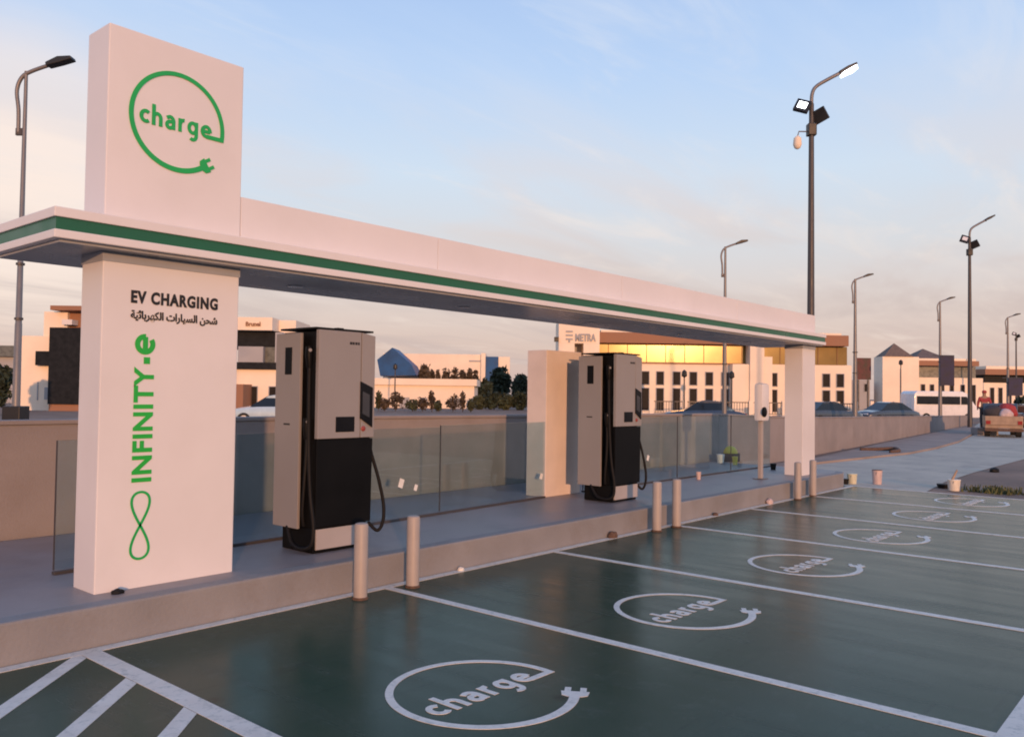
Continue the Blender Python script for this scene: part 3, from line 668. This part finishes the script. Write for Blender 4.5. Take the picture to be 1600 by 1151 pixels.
# --- white hall with blue glazing, and low white hall before it
WH = Bld('white_hall', 'long white hall with blue pyramid glazing and blue corner panel far behind the near charger', 'building', 690, 125)
WH.part('wall', 'bwhite', 598, 751, 553, None, 0, 14); WH.part('pylon', 'bwhite', 751.2, 758, 551, None, -.6, 8); WH.part('corner_panel', 'blue', 758.2, 778, 556, None, -.2, 8)
WH.part('wing', 'bwhite', 778.2, 796, 556, None, 0, 10)
B().prism([(WH.X(u), WH.Z(v)) for u, v in ((601, 566), (623, 548), (652, 573), (659, 588), (606, 590))], 'y', -7.5, -.02).obj('glass_pyramid', 'blue', WH.root)
B().box(WH.X(732), WH.X(750), -.05, -.002, WH.Z(564.5), WH.Z(562)).obj('sign_strip', 'bgrey', WH.root)
WL = Bld('low_white_hall', 'low white hall with flat parapet behind a row of saplings', 'building', 665, 88)
WL.part('wall', 'bwhite', 585, 741, 602, None, 0, 9); WL.part('parapet', 'bwhite', 583, 745, 591.5, 601.8, -.3, 9.3)
for u0_, u1 in ((625, 640), (656, 668), (704, 722)): WL.part('window', 'bgrey', u0_, u1, 621, 641, -.04, .05)

# ================================================================== GARDEN FENCES AND LANTERNS
def fence(ua, ub, D, label, h=1.35, n=None):
    a, c = spot(ua, D, -.03), spot(ub, D, -.03); ln = (c-a).length; t = thing('garden_fence', label, 'fence', a, math.atan2(c.y-a.y, c.x-a.x))
    k = max(2, int(ln/2.6))
    for i in range(k+1):
        x = ln*i/k; B().box(x-.18, x+.18, -.15, .15, 0, h).obj('post', 'bwhite', t)
    b = B()
    for i in range(int(ln/.22)): b.box(i*.22+.08, i*.22+.115, -.02, .02, .25, h-.12)
    b.box(0, ln, -.03, .03, .25, .31); b.box(0, ln, -.035, .035, h-.2, h-.12); b.obj('railing', 'dark_pole', t)
    return t
fence(1018, 1225, 68, 'white-posted garden fence with dark railings before the ribbon-glazed building')
fence(1280, 1336, 69, 'short stretch of white-posted garden fence right of the right pillar')
fence(1362, 1436, 92, 'railed fence at the foot of the pyramid-roofed tower')
for u, D, v, lb in ((1069, 66, 589, 'thin garden lantern before the narrow windows, left of the street lamp'), (1143, 66, 591, 'thin garden lantern just right of the street lamp under the canopy'),
                    (617, 80, 577, 'slender lamp post in front of the blue glass pyramid'), (1407.5, 92, 570, 'thin lantern post in front of the pyramid-roofed tower')):
    h = zat(u, v, D); t = thing('garden_lantern', lb, 'lantern', spot(u, D, -.03), 0, 'thin lantern posts in front of the buildings')
    B().tube([(0, 0, 0), (0, 0, h)], [.07, .05], 8).obj('post', 'dark_pole', t); B().lathe([(.05, h), (.22, h+.12), (.2, h+.45), (.05, h+.6)], 10).obj('lantern_head', 'lamp_black', t)
for u, D, v0, v1, lb in ((1480, 57.5, 556, 602, 'purple-blue banner hanging on the street lamp above the minibus'), (1587, 67.5, 591, 618, 'purple-blue banner on the lamp at the right edge')):
    p = spot(u, D, 0); wd = 22/F_PX*D; z0, z1 = zat(u, v1, D), zat(u, v0, D)
    t = thing('pole_banner', lb, 'banner', (p.x, p.y, z0), rz_view, 'banners on the street lamps')
    B().box(-wd/2, wd/2, -.02, .02, 0, z1-z0).obj('banner_cloth', 'banner_blue', t)
    B().tube([(-wd/2-.5, 0, z1-z0+.03), (wd/2, 0, z1-z0+.03)], .03, 8).obj('bracket', 'dark_pole', t)

# ================================================================== TREES, SHRUBS, SAPLINGS
def leafball(b, c, rx, ry, rz, n, s, rnd, gaps=.35):
    for _ in range(n):
        for _t in range(8):
            v = Vector((rnd.uniform(-1, 1), rnd.uniform(-1, 1), rnd.uniform(-1, 1)))
            q = v*2.1+Vector((c[0], c[1], c[2]))*.7
            if v.length <= 1+.28*noise.noise(q*1.7) and noise.noise(q*1.3) > -gaps: break
        p = Vector((c[0]+v.x*rx, c[1]+v.y*ry, c[2]+v.z*rz)); q = s*rnd.uniform(.6, 1.4)
        a = Vector((rnd.gauss(0, 1), rnd.gauss(0, 1), rnd.gauss(0, 1))).normalized(); d = a.orthogonal().normalized(); e = a.cross(d)
        k = rnd.uniform(0, 6.3); d, e = d*math.cos(k)+e*math.sin(k), e*math.cos(k)-d*math.sin(k)
        b.m.faces.new([b.m.verts.new(p+x) for x in (d*q, e*q*.55, -d*q, -e*q*.55)])
def tree(name, label, cat, group, u, D, vtop, wpx, m, trunk=.35, n=900, seed=1, vb=None, leaf=.2):
    rnd = random.Random(seed); p = spot(u, D, -.03); h = zat(u, vtop, D)+.03; wd = wpx/F_PX*D/2
    t = thing(name, label, cat, p, rnd.uniform(0, 6), group); tr = B(); zb = h*trunk
    tr.tube([(0, 0, 0), (rnd.uniform(-.1, .1), 0, zb), (rnd.uniform(-.15, .15), .1, h*.7)], [max(.035, h*.02), max(.03, h*.016), .02], 7)
    for i in range(4):
        a = i*1.6+rnd.random(); tr.tube([(0, 0, zb*.9), (math.cos(a)*wd*.4, math.sin(a)*wd*.4, zb+(h-zb)*.35), (math.cos(a)*wd*.7, math.sin(a)*wd*.7, zb+(h-zb)*.6)], [max(.025, h*.01), .02, .012], 5)
    tr.obj('trunk', 'trunk', t); cr = B(); k = 6
    leafball(cr, (0, 0, (zb+h)/2), wd*.8, wd*.8, (h-zb)*.5, int(n*.5), leaf, rnd)
    for i in range(k):
        a = i*6.283/k+rnd.random(); rr = rnd.uniform(.35, .6)
        leafball(cr, (math.cos(a)*wd*rr, math.sin(a)*wd*rr, zb+(h-zb)*rnd.uniform(.3, .78)), wd*.45, wd*.45, (h-zb)*.22, int(n*.5/k), leaf, rnd)
    cr.obj('crown', m, t); return t
G1 = 'dark trees right of the white hall'
tree('broad_tree', 'tall dark tree in front of the blue corner panel', 'tree', G1, 781, 104, 572, 40, 'leaf_dark', .12, 1500, 1, leaf=.32)
tree('broad_tree', 'dark round tree rightmost of the dark trees, left of the peach pillar', 'tree', G1, 812, 100, 585, 28, 'leaf_dark', .15, 1000, 2, leaf=.32)
tree('broad_tree', 'dark tree low beside the end of the low white hall', 'tree', G1, 757, 100, 592, 28, 'leaf_dark', .15, 900, 3, leaf=.3)
tree('broad_tree', 'brownish dark tree directly right of the blue glass pyramid', 'tree', None, 661, 112, 568, 20, 'leaf_brown', .3, 700, 4, leaf=.3)
LBT = ['first', 'second', 'third', 'fourth', 'fifth', 'sixth', 'seventh']
for i, (u, v, wd) in enumerate(((674, 577, 10), (684, 575, 9), (697, 575, 16), (711, 573, 18), (723, 577, 12), (733, 576, 9), (743, 578, 12))):
    tree('cypress_tree', f'{LBT[i]} brown treetop from the left above the roof of the low white hall', 'tree', 'brown treetops above the low white hall', u, 112, v, wd, 'leaf_brown', .25, 420, 20+i, leaf=.26)
for i, (u, v, wd, lb) in enumerate(((768, 611, 30, 'wide dark hedge bush under the dark trees, left one'), (790, 614, 34, 'wide dark hedge bush under the dark trees, middle one'), (813, 612, 30, 'wide dark hedge bush under the dark trees, right one'), (750, 616, 22, 'dark bush at the right end of the low white hall'))):
    tree('hedge_bush', lb, 'bush', 'hedge bushes under the dark trees', u, 84, v, wd, 'leaf_mid' if i % 2 else 'leaf_dark', .02, 900, 40+i, leaf=.2)
SP = ((592, 612, 10, 'sapling half hidden by the right edge of the near charger'), (601, 622, 16, 'low shrub left of the slender lamp post'), (619, 613, 22, 'dense shrub at the foot of the slender lamp post'),
      (645, 624, 22, 'low wide shrub, third in the row before the low white hall'), (661, 621, 18, 'shrub left of the tallest sapling before the low white hall'), (675, 611, 9, 'tallest sapling in the row before the low white hall'),
      (685, 626, 12, 'small dark shrub right of the tallest sapling'), (708, 617, 22, 'grey-green wide shrub before the right half of the low white hall'), (723, 612, 8, 'slim dark sapling near the right end of the low white hall'), (736, 624, 12, 'last small shrub of the row, at the hall corner'))
for i, (u, v, wd, lb) in enumerate(SP):
    tree('young_shrub', lb, 'shrub', 'row of shrubs before the low white hall', u, 72, v-1, wd*1.25, ('leaf_mid', 'leaf_brown', 'leaf_brown')[i % 3], .10, 300, 60+i, leaf=.13)
tree('broad_tree', 'dark tree at the far left edge behind the street lamp', 'tree', None, -4, 52, 570, 50, 'leaf_dark', .15, 1200, 80, leaf=.2)
tree('hedge_bush', 'low hedge seen left of the far charger under the sign tower', 'bush', None, 903, 62, 619, 16, 'leaf_dark', .02, 500, 81, leaf=.14)
tree('broad_tree', 'dark bush clump at the right edge below the blue banner', 'bush', None, 1606, 80, 618, 50, 'leaf_dark', .05, 900, 82, leaf=.25)

# ================================================================== VEHICLES
def car_mesh(t, paint, ln=4.5, wd=1.78, ht=1.45, hatch=False):
    """a saloon lofted from cross sections along X (nose at +X)"""
    S = [(-.50, .40, .62, .80, .0), (-.485, .30, .80, .90, .0), (-.40, .24, .92, .96, .0), (-.30, .22, .97, 1.0, .03), (-.20, .20, .98, 1.0, .35), (-.10, .20, .97, 1.0, .50), (.05, .20, .96, 1.0, .52), (.16, .20, .95, 1.0, .44), (.28, .21, .92, 1.0, .02), (.40, .24, .84, .96, .0), (.475, .30, .74, .88, .0), (.50, .40, .58, .78, .0)]
    b = B(); g = B(); rings = []
    for fx, zb, zw, wf, cab in S:
        x = fx*ln; hw = wd/2*wf; prof = [(-hw*.9, zb), (-hw, zb+.18), (-hw*.985, zw*.82), (-hw*.9, zw*.92+.02), (0, zw*.96+.04), (hw*.9, zw*.92+.02), (hw*.985, zw*.82), (hw, zb+.18), (hw*.9, zb)]
        rings.append([b.m.verts.new((x, y, zz)) for y, zz in prof])
    for a, c in zip(rings, rings[1:]):
        for k in range(8): b.m.faces.new((a[k], a[k+1], c[k+1], c[k]))
        b.m.faces.new((a[8], a[0], c[0], c[8]))
    b.m.faces.new(rings[0]); b.m.faces.new(rings[-1][::-1])
    b.obj('body', paint, t, smooth=True)
    zr, z0 = ht, .90; hw = wd/2
    low = [(-.36*ln, hw*.86), (.25*ln, hw*.86)]; top = [(-.19*ln, hw*.66), (.075*ln, hw*.66)]
    v = [g.m.verts.new(p) for p in ((low[0][0], -low[0][1], z0), (low[1][0], -low[1][1], z0), (low[1][0], low[1][1], z0), (low[0][0], low[0][1], z0), (top[0][0], -top[0][1], zr-.06), (top[1][0], -top[1][1], zr-.06), (top[1][0], top[1][1], zr-.06), (top[0][0], top[0][1], zr-.06))]
    for f in ((4, 5, 6, 7), (0, 1, 5, 4), (1, 2, 6, 5), (2, 3, 7, 6), (3, 0, 4, 7)): g.m.faces.new([v[i] for i in f])
    g.obj('windows', 'car_glass', t)
    rf = B(); rf.prism([(top[0][0]-.08, -.1), (top[0][0]+.12, .02), (0, .06), (top[1][0]-.1, .02), (top[1][0]+.12, -.1)], 'y', -top[0][1]-.03, top[0][1]+.03)
    o = rf.obj('roof', paint, t, .02); o.location = (0, 0, zr-.06)
    for sx in (-.30, .31):
        for sy in (-1, 1):
            wl = B().tube([(sx*ln, sy*(hw-.2), .31), (sx*ln, sy*(hw-.0), .31)], .31, 18).obj('wheel', 'tyre', t)
            B().tube([(sx*ln, sy*(hw-.05), .31), (sx*ln, sy*(hw+.012), .31)], .19, 14).obj('rim', 'chrome', wl)
    for sy in (-1, 1):
        B().box(.462*ln, .49*ln, sy*hw*.55-.2, sy*hw*.55+.2, .56, .69).obj('headlight', 'lens_white', t, .02); B().box(-.494*ln, -.478*ln, sy*hw*.58-.18, sy*hw*.58+.18, .62, .78).obj('tail_light', 'lens_red', t, .02)
    B().box(.49*ln, .506*ln, -.42, .42, .42, .56).obj('grille', 'black', t, .01)
CG = 'cars passing behind the boundary wall'
def car(u, D, paint, label, rz, ln=4.5):
    t = thing('parked_car', label, 'car', spot(u, D, -.03), rz, CG); car_mesh(t, paint, ln); return t
vr = math.atan2(r0.y, r0.x)
car(1100, 46, 'car_blue', 'dark blue car with only its roof showing above the wall, below the narrow windows', vr+math.radians(172), 4.4)
car(1293, 52, 'car_grey', 'dark car partly hidden behind the right support pillar', vr+math.radians(20), 4.3)
car(1384, 56, 'car_grey', 'dark blue-grey car with bright headlight, in front of the pyramid-roofed tower', vr+math.radians(200), 4.4)
car(432, 40, 'car_pale', 'pale blue car peeking out behind the near charger', vr+math.radians(185), 4.2)
car(1608, 52, 'car_blue', 'dark car at the right edge beside the loaded pickup', vr+math.radians(80), 4.4)
# minibus
mb = thing('minibus', 'white minibus with dark windows driving behind the boundary wall', 'minibus', spot(1467, 62, -.03), vr+math.radians(8))
b = B(); b.prism([(-2.5, .35), (-2.55, 1.0), (-2.5, 2.05), (-2.3, 2.25), (1.3, 2.25), (1.75, 2.05), (2.25, 1.3), (2.6, 1.05), (2.7, .5), (2.6, .35)], 'y', -.88, .88); b.obj('body', 'car_white', mb, .06, smooth=True)
for sy in (-1, 1): B().prism([(-2.35, 1.3), (-2.35, 1.88), (1.05, 1.88), (1.05, 1.3)], 'y', sy*.9-.02, sy*.9+.02).obj('side_window', 'car_glass', mb)
for sy in (-1, 1): B().prism([(1.15, 1.3), (1.15, 1.88), (1.55, 1.88), (1.95, 1.35), (1.95, 1.3)], 'y', sy*.9-.02, sy*.9+.02).obj('cab_window', 'car_glass', mb)
B().prism([(1.78, 2.03), (1.80, 2.06), (2.29, 1.34), (2.26, 1.30)], 'y', -.78, .78).obj('windscreen', 'car_glass', mb)
for sx in (-1.6, 1.7):
    for sy in (-1, 1):
        wl = B().tube([(sx, sy*.68, .33), (sx, sy*.89, .33)], .33, 18).obj('wheel', 'tyre', mb); B().tube([(sx, sy*.85, .33), (sx, sy*.9, .33)], .19, 12).obj('rim', 'chrome', wl)
for sy in (-1, 1): B().box(2.56, 2.69, sy*.6-.16, sy*.6+.16, .72, .9).obj('headlight', 'lens_white', mb, .02)
# loaded pickup seen from behind
pk = thing('pickup_truck', 'tan pickup truck seen from behind, loaded with dark and red bundles', 'pickup', spot(1563, 39.5, -.02), vr+math.radians(64))
B().box(-2.2, -.1, -.84, .84, .45, .62).obj('load_bed', 'rust', pk, .02); B().box(-2.25, -2.18, -.84, .84, .63, 1.08).obj('tailgate', 'rust', pk, .015)
for sy in (-1, 1): B().box(-2.17, -.1, sy*.82-.03, sy*.82+.03, .63, 1.08).obj('side_board', 'rust', pk, .01)
B().prism([(-.05, .4), (-.05, 1.1), (.1, 1.72), (1.0, 1.72), (1.35, 1.12), (2.2, 1.0), (2.3, .4)], 'y', -.8, .8).obj('cab', 'car_blue', pk, .04)
B().box(-.07, -.048, -.6, .6, 1.15, 1.6).obj('rear_window', 'car_glass', pk)
B().box(-2.34, -2.255, -.86, .86, .30, .44).obj('bumper', 'stone', pk, .01)
for sy in (-1, 1): B().box(-2.275, -2.252, sy*.7-.1, sy*.7+.1, .66, .84).obj('tail_light', 'lens_red', pk)
for sx in (-1.4, 1.45):
    for sy in (-1, 1): B().tube([(sx, sy*.58, .34), (sx, sy*.83, .34)], .34, 16).obj('wheel', 'tyre', pk)
pk.scale = (.88,)*3
def lump(name, m, label, cat, loc, s, seed):
    b = B(); bmesh.ops.create_icosphere(b.m, subdivisions=3, radius=1)
    for v in b.m.verts:
        k = 1+.22*noise.noise(v.co*1.6+Vector((seed, 0, 0)))+.08*noise.noise(v.co*5+Vector((0, seed, 0))); v.co = Vector((v.co.x*s[0]*k, v.co.y*s[1]*k, max(v.co.z, -.6)*s[2]*k))
    o = b.obj(name, m, None, smooth='all'); o.location = loc; return tag(o, label, cat)
bp = spot(1563, 38.6, 0); Rm = Matrix.Rotation(vr, 3, 'Z')
for (dx, dy, dz, s, m, lb, sd_) in ((-.35, 0, 1.05, (.42, .4, .36), 'darkcloth', 'dark bundle on the left of the pickup load', 3), (.38, .1, 1.12, (.36, .4, .40), 'redcloth', 'red bundle on the right of the pickup load', 5), (.02, -.35, .98, (.32, .3, .28), 'pink', 'pinkish bundle in the middle of the pickup load', 8)):
    lump('bundle', m, lb, 'bundle', bp+Rm @ Vector((dx, dy, dz)), s, sd_)
# ------------------------------------------------------------------ person in red
def person(u, D, label):
    t = thing('person', label, 'person', spot(u, D, .33), vr+math.radians(160)); me = bpy.data.meshes.new('body')
    J = {'pel': (0, 0, .92, .15), 'wai': (0, 0, 1.08, .13), 'che': (0, .01, 1.30, .165), 'nec': (0, .0, 1.48, .06), 'hea': (0, -.01, 1.62, .098), 'top': (0, .0, 1.70, .075),
         'shl': (-.19, 0, 1.40, .07), 'ell': (-.27, .02, 1.13, .048), 'wrl': (-.25, -.12, .93, .034), 'hal': (-.24, -.16, .86, .036), 'shr': (.19, 0, 1.40, .07), 'elr': (.27, .02, 1.13, .048), 'wrr': (.27, -.08, .90, .034), 'har': (.27, -.11, .83, .036),
         'hil': (-.10, 0, .86, .10), 'knl': (-.12, -.02, .48, .062), 'anl': (-.12, .02, .09, .045), 'tol': (-.13, -.13, .04, .04), 'hir': (.10, 0, .86, .10), 'knr': (.12, -.05, .48, .062), 'anr': (.13, .0, .09, .045), 'tor': (.14, -.15, .04, .04)}
    ks = list(J); E_ = [('pel', 'wai'), ('wai', 'che'), ('che', 'nec'), ('nec', 'hea'), ('hea', 'top'), ('che', 'shl'), ('shl', 'ell'), ('ell', 'wrl'), ('wrl', 'hal'), ('che', 'shr'), ('shr', 'elr'), ('elr', 'wrr'), ('wrr', 'har'), ('pel', 'hil'), ('hil', 'knl'), ('knl', 'anl'), ('anl', 'tol'), ('pel', 'hir'), ('hir', 'knr'), ('knr', 'anr'), ('anr', 'tor')]
    def skin(name, keys, grow, m):
        idx = {k: i for i, k in enumerate(keys)}; me = bpy.data.meshes.new(name)
        me.from_pydata([J[k][:3] for k in keys], [(idx[a], idx[c]) for a, c in E_ if a in idx and c in idx], [])
        o = bpy.data.objects.new(name, me); C.objects.link(o); o.parent = t; me.materials.append(MT[m])
        sk = o.modifiers.new('skin', 'SKIN'); o.modifiers.new('sub', 'SUBSURF').levels = 2; o.modifiers['sub'].render_levels = 2
        for k, v in zip(keys, me.skin_vertices[0].data): v.radius = (J[k][3]*grow,)*2; v.use_root = (k == keys[0])
        return o
    skin('body', ks, 1.0, 'skin')
    skin('shirt', ['wai', 'che', 'shl', 'ell', 'wrl', 'shr', 'elr', 'wrr'], 1.18, 'redcloth')
    skin('trousers', ['pel', 'hil', 'knl', 'anl', 'hir', 'knr', 'anr'], 1.22, 'darkcloth')
    B().lathe([(.07, 1.63), (.108, 1.66), (.10, 1.73), (.05, 1.775)], 14, (0, .012, 0)).obj('cap', 'redcloth', t, smooth=True)
    B().tube([(0, -.095, 1.615), (0, -.118, 1.60)], [.014, .018], 8).obj('nose', 'skin', t)
kb = spot(1538, 40, 0)
tag(B().box(-.5, .5, -.3, .3, -.05, .33).obj('concrete_block', 'wall', None, .03, loc=kb, rz=vr), 'low concrete block under the feet of the person in red', 'block')
person(1538, 40, 'person in a red shirt and cap standing beside the pickup truck')

# ================================================================== SMALL LOOSE THINGS
def bucket(label, loc, m, r, h, lid=None, cat='bucket', handle=True):
    t = thing('paint_bucket', label, cat, loc, 0, 'paint buckets left by the far boundary line')
    B().lathe([(r*.85, 0), (r, h*.93), (r*1.06, h*.94), (r*1.06, h)], 20).obj('tub', m, t, smooth=True)
    B().lathe([(r*1.0, h), (r*1.0, h*1.03)], 20).obj('lid', lid or m, t)
    if handle: B().tube([(r*math.cos(a)*1.07, r*.25*math.sin(a)-r*.2, h*.9-.5*h*abs(math.sin(a))) for a in [math.pi*i/10 for i in range(11)]], .004, 6).obj('handle', 'pole', t)
    return t
bucket('pale yellowish bucket at the rounded end of the kerb', (12.15, .22, -.02), 'bucket_y', .095, .19)
bucket('dark small pot touching the pale yellowish bucket', (11.96, .29, -.02), 'rubber', .07, .10, handle=False)
bucket('pinkish bucket with dark lid standing on the road edge', (12.45, -.16, -.02), 'pink', .095, .27, 'stone')
bucket('cream bucket with a brown brush across it, right of the road edge', (12.35, -1.55, -.02), 'bucket', .11, .20)
bucket('dark low tray left of the cream bucket', (12.75, -1.28, -.02), 'rubber', .12, .07, handle=False)
tag(B().tube([(12.32, -1.53, .18), (12.37, -1.60, .36)], [.025, .015], 8).obj('brush', 'rust'), 'brown brush standing in the cream bucket', 'brush')
t = thing('safety_helmet', 'yellow safety helmet lying on a ledge behind the glass panels', 'helmet', (12.0, 2.72, H))
B().lathe([(.15, .18), (.15, .20), (.135, .25), (.09, .31), (.02, .335)], 18).obj('shell', 'yellow', t, smooth=True); B().box(-.15, .15, -.15, .15, 0, .18).obj('block', 'stone', t, .01)
def cup(x, y, m, label, r=.05, h=.13):
    t = thing('cup', label, 'cup', (x, y, H-.004)); B().lathe([(r*.75, 0), (r, h), (r*.9, h)], 14).obj('wall', m, t, smooth=True); return t
cup(11.6, 2.75, 'paper', 'white cup behind the glass panels, left of the yellow helmet', .09, .18)
cup(11.35, 2.3, 'yellow', 'small yellow pot on the platform right of the yellow helmet', .06, .17)
cup(8.05, 1.36, 'pink', 'small reddish pot on the platform in front of the glass', .045, .13)
cup(10.86, 1.27, 'rubber', 'black pot on the platform left of the right support pillar', .06, .12)
def stone(x, y, z_, s, m, label, seed):
    lump('stone', m, label, 'stone', (x, y, z_+s[2]*.45), s, seed)
stone(-2.12, .315, H-.004, (.045, .03, .022), 'rubber', 'black lump lying at the foot of the big sign pillar', 1)
stone(3.46, -.0, 0, (.07, .05, .055), 'stone', 'brown stone on the white line beside the far charger', 2)
stone(7.8, .0, 0, (.075, .05, .06), 'pink', 'pale stone against the kerb before the small post charger', 3)
stone(.93, .0, 0, (.035, .03, .025), 'bucket', 'small pale stone on the white line right of the second bollard', 4)
stone(6.0, .0, 0, (.05, .035, .03), 'stone', 'small brown stone on the white line midway to the far bollards', 5)
stone(11.2, .75, H-.004, (.09, .05, .035), 'rubber', 'black lump on the platform right of the right pillar', 6)
stone(5.0, .02, 0, (.05, .03, .025), 'pink', 'reddish crumb beside the right bollard of the middle pair', 9)
stone(17.6, -1.2, -.02, (.16, .10, .07), 'rubber', 'black lump on the edge of the bare soil at the right', 7)
tag(B().tube(smooth_path(((22.3, 3.4, .05), (22.6, 3.0, .07), (23.0, 2.6, .09), (22.4, 2.3, .07), (21.8, 2.35, .05)), 6), .06, 8).obj('pipe', 'stone', None, smooth='all'), 'brown curved pipe lying on the sandy verge by the wall', 'pipe')
# low weeds on the soil at the right
b = B(); rnd = random.Random(5)
for _ in range(260):
    x, y = 12.6+rnd.uniform(-.25, .3), -2.2+rnd.gauss(0, .28); h = rnd.uniform(.04, .14); a = rnd.uniform(0, 6.3)
    p = Vector((x, y, -.03)); d = Vector((math.cos(a), math.sin(a), 0))*.02; l = Vector((rnd.uniform(-.05, .05), rnd.uniform(-.05, .05), h))
    b.m.faces.new([b.m.verts.new(q) for q in (p-d, p+d, p+l+d*.3, p+l-d*.3)])
tag(b.obj('weeds', 'weed'), kind='stuff')
